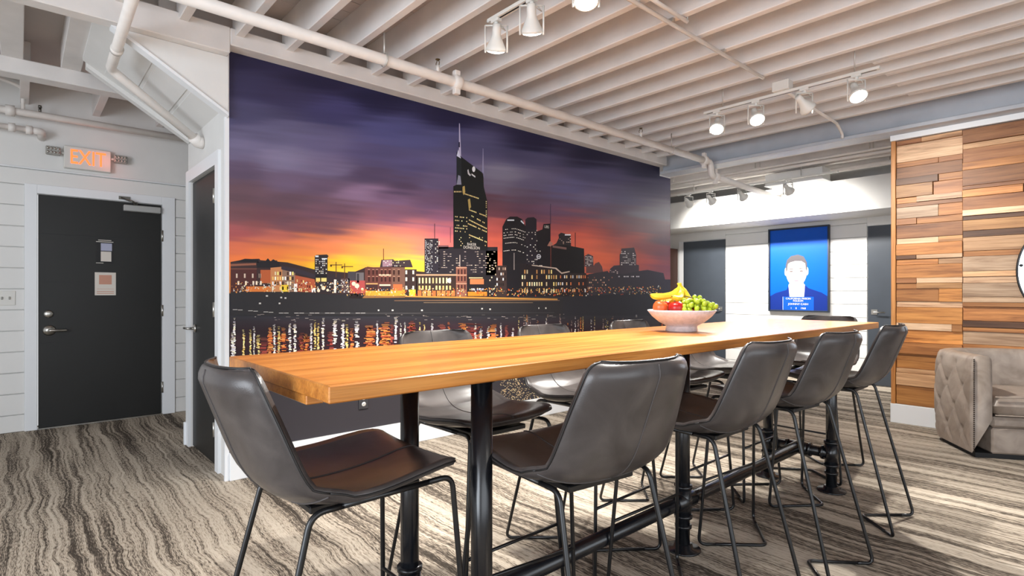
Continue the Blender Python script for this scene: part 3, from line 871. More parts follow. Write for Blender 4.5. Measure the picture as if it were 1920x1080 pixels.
# -- right hand skyline, room glare on the wall put into its paler tones
poly([(1097, 500), (1097, 480), (1104, 476), (1113, 480), (1114, 500)], (84, 70, 76), 4); windows(1098, 480, 1113, 499, 5, 8, 0.5, [(230, 222, 214)], 5, (0.9, 0.4))
poly([(1113, 500), (1117, 494), (1124, 491), (1130, 500), (1132, 512), (1100, 512), (1100, 500)], (104, 74, 74), 4)
poly([(1143, 512), (1145, 504), (1152, 498), (1163, 497), (1163, 477), (1166, 474), (1166, 466), (1190, 464), (1194, 478), (1194, 496), (1199, 497), (1199, 516), (1143, 520)], (70, 62, 68), 4)
windows(1165, 470, 1193, 498, 9, 8, 0.45, [(196, 186, 184), (220, 214, 210)], 5, (0.8, 0.45)); windows(1144, 503, 1160, 514, 5, 4, 0.4, [(220, 200, 190)], 5)
poly([(1104, 556), (1104, 514), (1140, 508), (1143, 512), (1170, 514), (1200, 508), (1215, 506), (1245, 512), (1248, 524), (1258, 524), (1258, 546), (1200, 551), (1130, 554)], (60, 56, 62), 5)
windows(1102, 518, 1150, 546, 16, 6, 0.22, [(230, 190, 150), (150, 100, 84)], 6); windows(1160, 515, 1200, 522, 12, 1, 0.7, [(206, 200, 200)], 6, (0.8, 0.3))
# -- glowing quay line: lamps and street light
for k in range(560):
    t = random.random(); u_ = 650 + 590 * t; v_ = 549 - (u_ > 1090) * (u_ - 1090) * 0.03 + random.uniform(-10, 5)
    s1 = random.uniform(0.6, 2.0)
    rect(u_, v_, u_ + s1, v_ + s1 * random.uniform(0.8, 1.6), jit(random.choice([(255, 210, 130), (246, 140, 60), (255, 240, 220), (220, 84, 50), (255, 190, 100)]), 0.15), 9)
for k in range(230):
    u_ = random.uniform(434, 660); v_ = random.uniform(528, 547); s1 = random.uniform(0.7, 2.2)
    rect(u_, v_, u_ + s1, v_ + s1 * 1.2, jit(random.choice([(255, 230, 180), (255, 250, 240), (255, 170, 90)]), 0.1), 9)
# -- dark bank, stone steps and boom
poly([(433, 592), (433, 548), (560, 548), (640, 553), (660, 556), (680, 560), (1056, 561), (1056, 592)], (47, 46, 49), 8)
poly([(1056, 592), (1056, 556), (1130, 553), (1258, 545), (1258, 592)], (46, 46, 52), 8)
poly([(654, 559), (660, 551), (670, 550), (679, 556), (680, 560)], (40, 32, 32), 9)
poly([(680, 559), (684, 554), (760, 556), (760, 558)], (150, 108, 66), 9); poly([(760, 557), (760, 554.6), (925, 557), (1046, 560), (1046, 563)], (196, 142, 70), 9)
poly([(740, 564.5), (740, 563), (925, 561.4), (1050, 562.5), (1050, 564)], (120, 92, 72), 10); rect(795, 567, 1000, 568, (140, 116, 92), 10)
for k in range(26):
    a = 437 + 9.6 * k
    if k % 3 != 2:
        v_ = 580 + min(6.5, max(0, (a - 437) * 0.075)); rect(a, v_, a + 8.6, v_ + 1.1, (196, 190, 186), 10)
rect(560, 587.0, 790, 587.6, (110, 106, 106), 9); rect(790, 586, 1040, 586.5, (84, 82, 84), 9)
for (u_, v_) in ((499, 555), (526, 558), (534, 559), (486, 569), (523, 569), (709, 582), (735, 582), (790, 582), (903, 579), (918, 580), (1010, 578), (1023, 578)): rect(u_, v_ - 1.5, u_ + random.uniform(1.5, 4), v_ + 1.2, (210, 206, 200), 10)
for k in range(60):
    u_ = random.uniform(470, 1060); v_ = random.uniform(588, 600); rect(u_, v_, u_ + random.uniform(2, 9), v_ + 0.9, jit((150, 140, 136), 0.35), 10)
# -- reflections: columns of short broken strokes on the water
def streak(u_, va, vb, w_, cols, dens=0.8):
    v_ = va
    while v_ < vb:
        h_ = random.uniform(1.0, 2.6)
        if random.random() < dens:
            k = 0.45 + 0.55 * min(1, (v_ - va) / 18)
            o_ = random.uniform(-0.25, 0.25) * w_; ww_ = w_ * random.uniform(0.5, 1.15)
            c_ = random.choice(cols); c_ = tuple(40 + (x - 40) * k for x in c_)
            rect(u_ + o_ - ww_ / 2, v_, u_ + o_ + ww_ / 2, v_ + h_, jit(c_, 0.12), random.choice((10, 11, 12)))
        v_ += h_ * random.uniform(0.9, 1.4)
WW, YY, OO, RR = [(250, 246, 244), (236, 226, 236), (255, 240, 214)], [(246, 208, 110), (255, 232, 160)], [(226, 128, 60), (196, 96, 60), (240, 160, 90)], [(150, 64, 58), (176, 84, 72), (120, 56, 54)]
for (u_, va, w_, c_) in ((440, 596, 4, WW), (437, 622, 6, WW), (457, 618, 4, YY), (470, 618, 4, YY), (477, 612, 3.4, WW), (485, 628, 6, YY), (495, 632, 14, RR), (507, 612, 8, OO), (515, 608, 4.5, WW), (523, 612, 4.5, YY),
    (532, 614, 9, OO), (544, 604, 5, WW), (553, 602, 5.5, WW), (565, 624, 10, RR), (575, 626, 6, OO), (584, 606, 4, WW), (591, 600, 4, YY), (597, 606, 4, YY), (606, 596, 5, WW), (620, 622, 10, RR), (628, 598, 7, WW), (643, 600, 6, WW),
    (651, 606, 5, YY), (660, 616, 6, OO), (670, 602, 8, WW), (694, 610, 16, OO), (708, 602, 3.5, WW), (722, 604, 17, OO), (735, 608, 6, RR), (743, 596, 5, WW), (752, 606, 3, WW), (760, 604, 3, WW), (772, 602, 11, RR), (788, 604, 3, YY), (796, 606, 3, YY),
    (811, 606, 4, WW), (830, 608, 12, RR), (842, 604, 4, OO), (868, 606, 12, OO), (885, 604, 26, RR), (892, 606, 4, WW), (902, 616, 5, WW), (916, 612, 5, WW), (925, 608, 14, OO), (930, 616, 3, WW), (940, 604, 3, WW), (950, 610, 6, RR), (962, 612, 4, WW)):
    streak(u_, va, random.uniform(665, 705) if u_ < 700 else 668, w_, c_, 0.85)
for (u0, v0, u1, v1) in ((687, 612, 703, 650), (714, 615, 730, 652), (500, 628, 540, 668), (560, 630, 582, 665), (860, 612, 905, 655), (767, 608, 778, 640)):
    for k in range(70):
        a = random.uniform(u0, u1 - 3); b_ = random.uniform(v0, v1); rect(a, b_, a + random.uniform(2, 7), b_ + 1.1, jit(random.choice(OO + RR), 0.2), 11)
for k in range(44):
    u_ = random.uniform(970, 1246); streak(u_, random.uniform(588, 604), random.uniform(622, 650), random.uniform(1.4, 2.8), random.choice([WW, OO, [(180, 150, 140)], YY]), 0.6)
for k in range(900):
    u_ = random.choice((random.uniform(938, 1010), random.uniform(938, 1100))); v_ = random.uniform(668, 752); rect(u_, v_, u_ + 1.6, v_ + 1.1, jit((214, 190, 150), 0.3), 10)
for k in range(90):
    u_ = random.uniform(440, 720); v_ = random.uniform(672, 706); rect(u_, v_, u_ + random.uniform(6, 26), v_ + 1.3, jit(random.choice([(120, 44, 56), (96, 40, 62), (150, 60, 60)]), 0.2), 10)
mural_o = mural.build('wall_mural_print', 'mural_ink')
struct(mural_o, 'wallpaper mural of a river city skyline at sunset')
RX = (math.pi / 2, 0, 0)
def mural_text(body, u, v, size, sx=1.0):
    p = on_wall(u, v, 0.0048)
    text_mesh('lettering', body, size, 'paper', mural_o, p, RX, 0.0002, 'CENTER', sx)
mural_text('BAKER\nDONELSON', 885, 461.5, 0.034, 1.0)
mural_text('UBS', 1025.5, 425.5, 0.038, 1.0)

# ================================================================== FURNITURE
TT = 1.018                                     # table top height
TX0, TX1, TY0, TY1 = 0.452, 4.03, 1.045, 1.733
tc_ = (TY0 + TY1) / 2 + 0.002
table = thing('bar_table', 'long oak bar height table on black iron pipe legs', 'table', (2.24, tc_, 0))
def loc(mb): return mb.xform(Matrix.Translation((-2.24, -tc_, 0)))
loc(MB().box(TX0, TX1, TY0, TY1, TT - 0.036, TT, 0.0025)).build('tabletop', 'oak_top', table)
loc(MB().box(TX0 + 0.006, TX0 + 0.045, TY0 + 0.13, TY1 - 0.02, TT - 0.058, TT - 0.0365, 0.002)).build('end_batten', 'oak_top', table)
LEGS = [(0.96, tc_ - 0.19), (0.96, tc_ + 0.19), (2.321, tc_), (3.676, tc_ - 0.19), (3.676, tc_ + 0.19)]
RZ = 0.226
for (x, y) in LEGS:
    lg = loc(MB().tube([(x, y, 0.012), (x, y, TT - 0.045)], 0.0302, 24)).build('leg', 'pipe_black', table)
    loc(MB().lathe([(0.0, 0.0), (0.078, 0.0), (0.08, 0.004), (0.078, 0.009), (0.045, 0.012), (0.041, 0.03), (0.0, 0.03)], (x, y, 0), 32)).build('floor_flange', 'pipe_black', lg)
    loc(MB().lathe([(0.0, 0.0), (0.041, 0.0), (0.045, 0.015), (0.075, 0.018), (0.075, 0.0255), (0.0, 0.0255)], (x, y, TT - 0.062), 32)).build('top_flange', 'pipe_black', lg)
    t_ = MB().tube([(x, y, RZ - 0.065), (x, y, RZ + 0.065)], 0.0365, 24)
    for dz in (-0.075, 0.063): t_.lathe([(0.0, 0), (0.0415, 0), (0.0415, 0.014), (0.0, 0.014)], (x, y, RZ + dz), 24)
    loc(MB().lathe([(0.0, 0), (0.0385, 0), (0.0385, 0.012), (0.0, 0.012)], (x, y, 0.105), 24)).build('pipe_collar', 'pipe_black', lg)
    loc(t_).build('pipe_tee', 'pipe_black', lg)
loc(MB().tube([(0.98, tc_, RZ), (3.66, tc_, RZ)], 0.0302, 24).tube([(2.321 - .07, tc_, RZ), (2.321 + .07, tc_, RZ)], 0.039, 24)).build('foot_rail', 'pipe_black', table)
for x in (0.96, 3.676):
    t_ = MB().tube([(x, tc_ - 0.19, RZ), (x, tc_ + 0.19, RZ)], 0.0302, 24).tube([(x, tc_ - 0.07, RZ), (x, tc_ + 0.07, RZ)], 0.0385, 24)
    for dy in (-0.15, -0.075, 0.06, 0.135): t_.lathe([(0.0, 0), (0.0415, 0), (0.0415, 0.014), (0.0, 0.014)], (x, tc_ + dy, RZ), 24, 'y')
    loc(t_).build('cross_rail', 'pipe_black', table)


# ---- bar stools
PROF = [(0.268, 0.742), (0.262, 0.752), (0.235, 0.757), (0.19, 0.752), (0.13, 0.74), (0.06, 0.731), (-0.01, 0.727), (-0.07, 0.729), (-0.118, 0.741),
        (-0.154, 0.764), (-0.180, 0.797), (-0.199, 0.838), (-0.217, 0.885), (-0.234, 0.93), (-0.251, 0.975), (-0.264, 1.01), (-0.273, 1.032), (-0.278, 1.040)]


def catmull(pts, n):
    out = []
    P = [Vector((p[0], p[1])) for p in pts]
    m = len(P)
    for i in range(m - 1):
        p0, p1, p2, p3 = P[max(i - 1, 0)], P[i], P[i + 1], P[min(i + 2, m - 1)]
        for k in range(n):
            t = k / n
            out.append(0.5 * ((2 * p1) + (p2 - p0) * t + (2 * p0 - 5 * p1 + 4 * p2 - p3) * t * t + (3 * p1 - p0 - 3 * p2 + p3) * t ** 3))
    out.append(P[-1])
    return out


def lerp_tab(tab, s):
    for (a, va), (b_, vb) in zip(tab, tab[1:]):
        if s <= b_: return va + (vb - va) * (s - a) / (b_ - a)
    return tab[-1][1]


def make_stool():
    root = thing('bar_stool', '', 'bar stool')
    pr_ = catmull(PROF, 2)
    n = len(pr_)
    cum = [0.0]
    for i in range(1, n): cum.append(cum[-1] + (pr_[i] - pr_[i - 1]).length)
    S = [c / cum[-1] for c in cum]
    HW = [(0, 0.205), (0.12, 0.222), (0.35, 0.232), (0.55, 0.222), (0.7, 0.211), (0.85, 0.195), (1.0, 0.174)]
    T = 18
    inner, outer, nrm = [], [], []
    def corner(s):
        d = min(s, 1 - s) * cum[-1]; R = 0.036
        return R - math.sqrt(max(0, R * R - max(0, R - d) ** 2)) if d < R else 0.0
    for i in range(n):
        a = pr_[max(0, i - 1)]; b_ = pr_[min(n - 1, i + 1)]
        t = (b_ - a).normalized(); nv = Vector((-t.y, t.x))         # points down / back: outer side
        if nv.y > 0 and S[i] < 0.3: nv = -nv
        nrm.append(nv)
    # keep the normals on one side
    for i in range(n):
        t = (pr_[min(n - 1, i + 1)] - pr_[max(0, i - 1)]).normalized()
        nrm[i] = Vector((t.y, -t.x)) if False else Vector((t[1], -t[0]))
    sgn = 1 if nrm[n // 3].y < 0 else -1
    nrm = [v * sgn for v in nrm]
    for i in range(n):
        hw = lerp_tab(HW, S[i]) - corner(S[i])
        row_i, row_o = [], []
        for k in range(T + 1):
            q = -1 + 2 * k / T
            wrap = (abs(q) ** 2.6)
            seatk = max(0.0, 1 - S[i] / 0.55); backk = min(1.0, max(0.0, (S[i] - 0.42) / 0.2)) 
            lift = 0.022 * wrap * (0.4 + 0.6 * min(1, S[i] / 0.2)) * (1 - backk) + 0.02 * wrap * backk * (1 - backk) * 4
            fwd = 0.045 * wrap * backk
            th = 0.034 * (1 - 0.45 * abs(q) ** 4)
            end = min(S[i], 1 - S[i]) * cum[-1]
            th *= min(1.0, 0.45 + end / 0.05)
            p = Vector((pr_[i].x + fwd, q * hw, pr_[i].y + lift))
            row_i.append(p)
            nn = nrm[i]
            sq = q * 0.35 * (abs(q) ** 2)
            row_o.append(Vector((p.x + nn.x * th, p.y + sq * 0.004, p.z + nn.y * th)))
        inner.append(row_i); outer.append(row_o)
    m = MB()
    W = T + 1
    vs_ = [p for r in inner for p in r] + [p for r in outer for p in r]
    O = n * W
    split = next(i for i in range(n) if S[i] > 0.52)
    def grid_faces(i0, i1):
        f = []
        for i in range(i0, i1):
            for k in range(T):
                f.append((i * W + k, i * W + k + 1, (i + 1) * W + k + 1, (i + 1) * W + k))
                f.append((O + i * W + k, O + (i + 1) * W + k, O + (i + 1) * W + k + 1, O + i * W + k + 1))
            f.append((i * W, (i + 1) * W, O + (i + 1) * W, O + i * W)); f.append((i * W + T, O + i * W + T, O + (i + 1) * W + T, (i + 1) * W + T))
        return f
    cap0 = [(k, O + k, O + k + 1, k + 1) for k in range(T)]
    e = (n - 1) * W
    cap1 = [(e + k, e + k + 1, O + e + k + 1, O + e + k) for k in range(T)]
    def part(name, faces):
        used = sorted({i for f in faces for i in f}); mp = {a: b for b, a in enumerate(used)}
        x = MB(); x.add([vs_[i] for i in used], [tuple(mp[i] for i in f) for f in faces], smooth=True)
        return x.build(name, 'stool_leather', root)
    seat = part('seat', grid_faces(0, split) + cap0)
    back = part('backrest', grid_faces(split, n - 1) + cap1)
    # piping cord along the rim, split between seat and back
    def rim(i, k): return (inner[i][k] * 0.42 + outer[i][k] * 0.58) + Vector((0, 0.0018 * (1 if k else -1), 0))
    for sd in (0, T):
        MB().tube([rim(i, sd) for i in range(0, split + 1)], 0.0024, 6).build('piping', 'piping', seat)
        MB().tube([rim(i, sd) for i in range(split, n)], 0.0024, 6).build('piping', 'piping', back)
    MB().tube([(inner[-1][k] * 0.5 + outer[-1][k] * 0.5) + Vector((0, 0, 0.002)) for k in range(W)], 0.0024, 6).build('piping', 'piping', back)
    c = T // 2
    MB().tube([inner[i][c] - Vector((nrm[i].x, 0, nrm[i].y)) * 0.0004 for i in range(2, split + 1)], 0.0022, 6).build('seam', 'seam', seat)
    MB().tube([inner[i][c] - Vector((nrm[i].x, 0, nrm[i].y)) * 0.0004 for i in range(split, n - 1)], 0.0022, 6).build('seam', 'seam', back)
    MB().tube([outer[i][c] + Vector((nrm[i].x, 0, nrm[i].y)) * 0.0004 for i in range(split, n - 1)], 0.0022, 6).build('seam', 'seam', back)
    # cross seam where the back meets the seat shell
    MB().tube([outer[split][k] + Vector((nrm[split].x, 0, nrm[split].y)) * 0.0004 for k in range(W)], 0.0022, 6).build('cross_seam', 'seam', back)
    MB().box(-0.10, 0.20, -0.12, 0.12, 0.682, 0.700, 0.003).build('seat_pan', 'black_metal', root)
    # base: bent steel rod
    R = 0.0075
    zr = 0.701
    for sy in (-1, 1):
        rf, rb = (0.255, 0.19 * sy, zr + 0.013), (-0.115, 0.165 * sy, zr)
        ff, fb = (0.29, 0.245 * sy, R), (-0.29, 0.205 * sy, R)
        vf, vb = (0.088, 0.0, R), (-0.098, 0.0, R)
        mid = lambda a, b, t: tuple(a[i] + (b[i] - a[i]) * t for i in range(3))
        MB().tube(fillet([mid(rf, rb, 0.2), rf, ff, mid(ff, vf, 0.25)], 0.035, 7), R, 10).build('leg', 'black_metal', root)
        MB().tube(fillet([mid(rb, rf, 0.2), rb, fb, mid(fb, vb, 0.25)], 0.035, 7), R, 10).build('leg', 'black_metal', root)
        MB().tube([mid(rf, rb, 0.19), mid(rf, rb, 0.81)], R, 10).build('seat_rail', 'black_metal', root)
    for (fx, vx, w_) in ((0.29, 0.088, 0.245), (-0.29, -0.098, 0.205)):
        a, v_, b_ = Vector((fx, w_, R)), Vector((vx, 0, R)), Vector((fx, -w_, R))
        MB().tube(fillet([a.lerp(v_, 0.24), v_, b_.lerp(v_, 0.24)], 0.03, 5), R, 10).build('floor_runner', 'black_metal', root)
    MB().tube([(0.2735, -0.222, 0.31), (0.2735, 0.222, 0.31)], 0.006, 10).build('footrest', 'black_metal', root)
    return root


proto = make_stool()
HP = math.pi / 2
stools = [
    (0.605, 1.393, 0.0, 'grey leather bar stool alone at the table end nearest the mural edge and closet door'),
    (1.19, 1.048, HP - 0.12, 'grey leather bar stool with its back to the camera, beside the nearest pipe legs'),
    (1.945, 1.062, HP - 0.02, 'grey leather bar stool with back to camera, second along the near table side'),
    (2.63, 1.054, HP - 0.08, 'grey leather bar stool with back to camera, third along the near table side'),
    (3.38, 1.055, HP + 0.02, 'grey leather bar stool on near table side closest to the plank wall and armchair'),
    (1.33, 1.742, -HP, 'grey leather bar stool on the mural side, first from the closet door'),
    (1.985, 1.742, -HP + 0.02, 'grey leather bar stool on the mural side, second from the closet door'),
    (2.70, 1.742, -HP, 'grey leather bar stool on the mural side, its back just beside the fruit bowl'),
    (3.31, 1.742, -HP, 'grey leather bar stool on the mural side, hidden behind the fruit bowl'),
    (4.08, 1.427, math.pi, 'grey leather bar stool at the far table end in front of the portrait'),
]
for i, (x, y, rz, lb) in enumerate(stools):
    o = proto if i == 0 else copy_tree(proto)
    o.location = (x, y, 0.0); o.rotation_euler = (0, 0, rz)
    tag(o, lb, 'bar stool', 'bar stools around the long table')


# ---- fruit bowl
BX, BY = 2.37, 1.43
bowl = MB().lathe([(0.0, 0.0), (0.070, 0.0), (0.074, 0.004), (0.072, 0.022), (0.074, 0.028), (0.105, 0.045), (0.138, 0.072), (0.160, 0.100), (0.157, 0.103), (0.152, 0.100),
                   (0.130, 0.074), (0.098, 0.050), (0.05, 0.036), (0.0, 0.034)], (0, 0, 0), 48).build('fruit_bowl', 'ceramic')
bowl.location = (BX, BY, TT + 0.0005)
tag(bowl, 'speckled pale ceramic footed bowl on the table', 'bowl')
RIGHT = Vector((SY, -CY, 0)); FWD = Vector((CY, SY, 0))
def bpos(r, f, z): return Vector((BX, BY, TT)) + RIGHT * r + FWD * f + Vector((0, 0, z))
apple_prof = [(0.0, -0.026), (0.012, -0.031), (0.024, -0.027), (0.034, -0.008), (0.036, 0.008), (0.031, 0.024), (0.02, 0.033), (0.010, 0.032), (0.0, 0.024)]
for i, (r, f, z, mat, lb, tilt) in enumerate([(-0.108, -0.02, 0.112, 'apple_blush', 'red apple with a yellow blush at the rim of the bowl', 0.3),
        (-0.045, -0.068, 0.110, 'apple_red', 'deep red apple beside the grapes in the bowl', -0.2), (0.034, -0.05, 0.080, 'apple_red', 'dark red apple half buried under the grapes', 0.1), (-0.06, 0.06, 0.11, 'apple_red', 'red apple under the bananas at the back of the bowl', 0.0)]):
    a = MB().lathe(apple_prof, (0, 0, 0), 24).build('apple', mat)
    a.location = bpos(r, f, z); a.rotation_euler = (tilt, tilt * 0.6, i)
    tag(a, lb, 'apple', 'apples in the bowl')
    MB().tube([(0, 0, 0.022), (0.002, 0.001, 0.034), (0.005, 0.002, 0.042)], [0.0016, 0.0014, 0.002], 6).build('stem', 'stem_brown', a)
def banana(pts, lb):
    P = catmull3(pts, 6); n = len(P)
    rr = []
    for i in range(n):
        t = i / (n - 1)
        rr.append(0.0055 if t < 0.10 else 0.0055 + 0.0115 * min(1, (t - 0.10) / 0.2) if t < 0.75 else 0.017 - 0.0125 * ((t - 0.75) / 0.25) ** 1.6)
    o = MB().tube(P, rr, 8).build('banana', 'banana')
    o.data.polygons.foreach_set('use_smooth', [False] * len(o.data.polygons))
    tag(o, lb, 'banana', 'bananas in the bowl')
    e = P[-1]; d_ = (P[-1] - P[-2]).normalized()
    MB().tube([e - d_ * 0.003, e + d_ * 0.004], [0.0048, 0.0035], 6).build('tip', 'banana_tip', o)
    return o
def catmull3(pts, n):
    P = [Vector(p) for p in pts]; m = len(P); out = []
    for i in range(m - 1):
        p0, p1, p2, p3 = P[max(i - 1, 0)], P[i], P[i + 1], P[min(i + 2, m - 1)]
        for k in range(n):
            t = k / n
            out.append(0.5 * ((2 * p1) + (p2 - p0) * t + (2 * p0 - 5 * p1 + 4 * p2 - p3) * t * t + (3 * p1 - p0 - 3 * p2 + p3) * t ** 3))
    out.append(P[-1]); return out
crown = bpos(-0.002, 0.03, 0.232)
banana([crown, bpos(-0.004, 0.03, 0.205), bpos(-0.03, 0.015, 0.180), bpos(-0.08, 0.0, 0.168), bpos(-0.128, -0.01, 0.168), bpos(-0.152, -0.015, 0.176)], 'yellow banana reaching out over the left rim of the bowl')
banana([crown + Vector((0.004, 0, 0)), bpos(0.004, 0.03, 0.205), bpos(0.0, 0.01, 0.175), bpos(-0.016, -0.02, 0.158), bpos(-0.04, -0.045, 0.158), bpos(-0.06, -0.055, 0.168)], 'middle banana of the bunch curving down to the apples')
banana([crown + Vector((0.004, -0.004, 0)), bpos(0.012, 0.035, 0.208), bpos(0.028, 0.03, 0.178), bpos(0.04, 0.02, 0.155), bpos(0.06, 0.01, 0.138), bpos(0.08, 0.0, 0.128)], 'banana hanging down behind the grapes')
banana([crown + Vector((0.0, 0.006, 0)), bpos(0.002, 0.04, 0.205), bpos(-0.005, 0.055, 0.17), bpos(-0.03, 0.07, 0.145), bpos(-0.07, 0.075, 0.135), bpos(-0.09, 0.07, 0.14)], 'banana at the back of the bunch')
gb = thing('grape_bunch', 'bunch of green grapes spilling over the front of the bowl', 'grapes', bpos(0.06, -0.02, 0.10))
gm = MB()
gm.lathe([(0.0, -0.0135), (0.006, -0.012), (0.0105, -0.006), (0.0115, 0.001), (0.0095, 0.008), (0.005, 0.012), (0.0, 0.0132)], (0, 0, 0), 12)
g0 = gm.build('grape', 'grape', gb)
spots = []
rg = random.Random(5)
for _ in range(6000):
    r, f, z = rg.uniform(-0.078, 0.082), rg.uniform(-0.085, 0.07), rg.uniform(-0.006, 0.066)
    top = 0.066 - 0.5 * max(0, r - 0.01) - 0.35 * max(0, -r - 0.02) - 3.0 * (f + 0.01) ** 2 * 1.6
    if z > top or z < top - 0.038: continue
    if (Vector((r + 0.06, f - 0.02, 0)).length) > 0.148 and z < 0.012: continue
    p = RIGHT * r + FWD * f + Vector((0, 0, z))
    if all((p - q).length > 0.0195 for q in spots): spots.append(p)
    if len(spots) > 85: break
for i, p in enumerate(spots):
    ro = (rg.uniform(-1, 1), rg.uniform(-1, 1), rg.uniform(0, 3))
    if i == 0: g0.location = p; g0.rotation_euler = ro
    else: linked(g0, 'grape', gb, p, ro)
MB().tube([RIGHT * -0.05 + Vector((0, 0, 0.07)), RIGHT * -0.01 + Vector((0, 0, 0.06)), RIGHT * 0.05 + Vector((0, 0, 0.03))], 0.0025, 6).build('stalk', 'stem_brown', gb)

# ---- armchair
fx, fy = -0.83, -0.558
ang = math.atan2(fy, fx)
AX = Vector((5.19, 0.76, 0)); ACROSS = Vector((0.558, -0.83, 0))
HWc = 0.43
ac = AX + ACROSS * HWc
chair = thing('armchair', 'taupe leather tub armchair with tufted side and nailhead trim', 'armchair', (ac.x, ac.y, 0), ang)
# local: +x out of the front, y across; outline goes from (0,-HWc) round the back to (0,HWc)
def outline(t, off):
    """t 0..1 round the U; off inward offset"""
    st_, dep = 0.46, 0.74
    hw = HWc - off
    L1 = st_; La = math.pi * 0.5 * (hw + dep - st_ - off) ; tot = 2 * L1 + La
    s_ = t * tot
    if s_ < L1: return (-s_, -hw, 0, -1)
    if s_ > L1 + La: return (-(tot - s_), hw, 0, 1)
    a = (s_ - L1) / La * math.pi
    d2 = dep - st_ - off
    x = -st_ - d2 * math.sin(a); y = -hw * math.cos(a)
    nx, ny = -math.sin(a) * hw, -math.cos(a) * d2
    l = math.hypot(nx, ny); return (x, y, nx / l, ny / l)
NU, NVv = 150, 30
tm = MB(); vs_ = []
buttons = []
def tuft(su, sv):
    # diamond lattice, buttons pulled in
    a = su / 0.125; b_ = sv / 0.16
    p = (a + b_) / 1.0; q = (a - b_) / 1.0
    dp = abs(p / 2 - round(p / 2)) * 2; dq = abs(q / 2 - round(q / 2)) * 2
    crease = min(dp, dq)
    bt = math.hypot(dp, dq)
    return -0.014 * math.exp(-(crease / 0.13) ** 2) - 0.022 * math.exp(-(bt / 0.2) ** 2) + 0.012
H0, H1 = 0.035, 0.715
for j in range(NVv + 1):
    z = H0 + (H1 - H0) * j / NVv
    for i in range(NU + 1):
        t = i / NU; x, y, nx, ny = outline(t, 0.0)
        edge = min(1, min(t, 1 - t) / 0.03) * min(1, min(j, NVv - j) / 3)
        d_ = tuft(t * 2.3, z - 0.02) * edge + 0.012 * math.sin(math.pi * (z - H0) / (H1 - H0))
        vs_.append((x + nx * d_, y + ny * d_, z))
fs_ = [(j * (NU + 1) + i, j * (NU + 1) + i + 1, (j + 1) * (NU + 1) + i + 1, (j + 1) * (NU + 1) + i) for j in range(NVv) for i in range(NU)]
# rounded top and inner side
rows = [[j for j in range(NVv * (NU + 1), (NVv + 1) * (NU + 1))]]
for (off, z) in ((0.012, 0.735), (0.035, 0.745), (0.07, 0.748), (0.10, 0.742), (0.118, 0.725), (0.124, 0.69), (0.125, 0.55), (0.125, 0.28)):
    r_ = []
    for i in range(NU + 1):
        x, y, nx, ny = outline(i / NU, off); r_.append(len(vs_)); vs_.append((x, y, z))
    rows.append(r_)
for a, b_ in zip(rows, rows[1:]):
    for i in range(NU): fs_.append((a[i], a[i + 1], b_[i + 1], b_[i]))
for i in (0, NU):
    ring = [j * (NU + 1) + i for j in range(NVv + 1)] + [r[i] for r in rows[1:]]
    fs_.append(tuple(ring))
tm.add(vs_, fs_, smooth=True)
body = tm.build('body', 'chair_leather', chair)
for k in (-1, 1):
    nb = MB()
    for j in range(46):
        z = 0.05 + 0.0148 * j
        nb.lathe([(0.0058, 0.0), (0.0045, 0.004), (0.0, 0.0055)], (0.0, k * (HWc - 0.012), z), 8, 'x')
    o = nb.build('nailhead_trim', 'nail', chair); o['kind'] = 'stuff'
MB().box(-0.60, -0.004, -HWc + 0.124, HWc - 0.124, 0.035, 0.22, 0.012).build('front_rail', 'chair_leather', chair)
MB().box(-0.58, -0.012, -HWc + 0.126, HWc - 0.126, 0.2205, 0.30, 0.02).build('deck', 'chair_leather', chair)
# puffy seat cushion
cu = MB(); N_ = 26
cx0, cx1, cw = -0.565, 0.012, HWc - 0.13
def cush(a, b_, top):
    x = (cx0 + cx1) / 2 + (cx1 - cx0) / 2 * a; y = cw * b_
    e = (1 - abs(a) ** 8) * (1 - abs(b_) ** 8)
    return (x, y, 0.385 + (0.078 if top else -0.082) * (max(0.0, e) ** 0.35) + (0.018 * (1 - a * a) * (1 - b_ * b_) if top else 0))
vs_ = [cush(-1 + 2 * i / N_, -1 + 2 * j / N_, True) for i in range(N_ + 1) for j in range(N_ + 1)]
M_ = len(vs_)
vs_ += [cush(-1 + 2 * i / N_, -1 + 2 * j / N_, False) for i in range(N_ + 1) for j in range(N_ + 1)]
fs_ = []
for i in range(N_):
    for j in range(N_):
        q = (i * (N_ + 1) + j, (i + 1) * (N_ + 1) + j, (i + 1) * (N_ + 1) + j + 1, i * (N_ + 1) + j + 1)
        fs_.append(q); fs_.append(tuple(M_ + a for a in reversed(q)))
cu.add(vs_, fs_, smooth=True)
c_o = cu.build('seat_cushion', 'chair_leather', chair)
MB().tube([(cx1 - 0.004, -cw * 0.97, 0.45), (cx1 - 0.003, 0, 0.452), (cx1 - 0.004, cw * 0.97, 0.45)], 0.005, 8).build('piping', 'chair_leather', c_o)
MB().tube([(cx1 - 0.004, -cw * 0.97, 0.318), (cx1 - 0.003, 0, 0.316), (cx1 - 0.004, cw * 0.97, 0.318)], 0.005, 8).build('piping', 'chair_leather', c_o)
pl_ = [outline(i / 40, 0.03)[:2] for i in range(41)]
MB().prism([(x - (0.02 if i in (0, 40) else 0), y) for i, (x, y) in enumerate(pl_)], 2, 0.0, 0.0345).build('plinth', 'ink_black', chair)

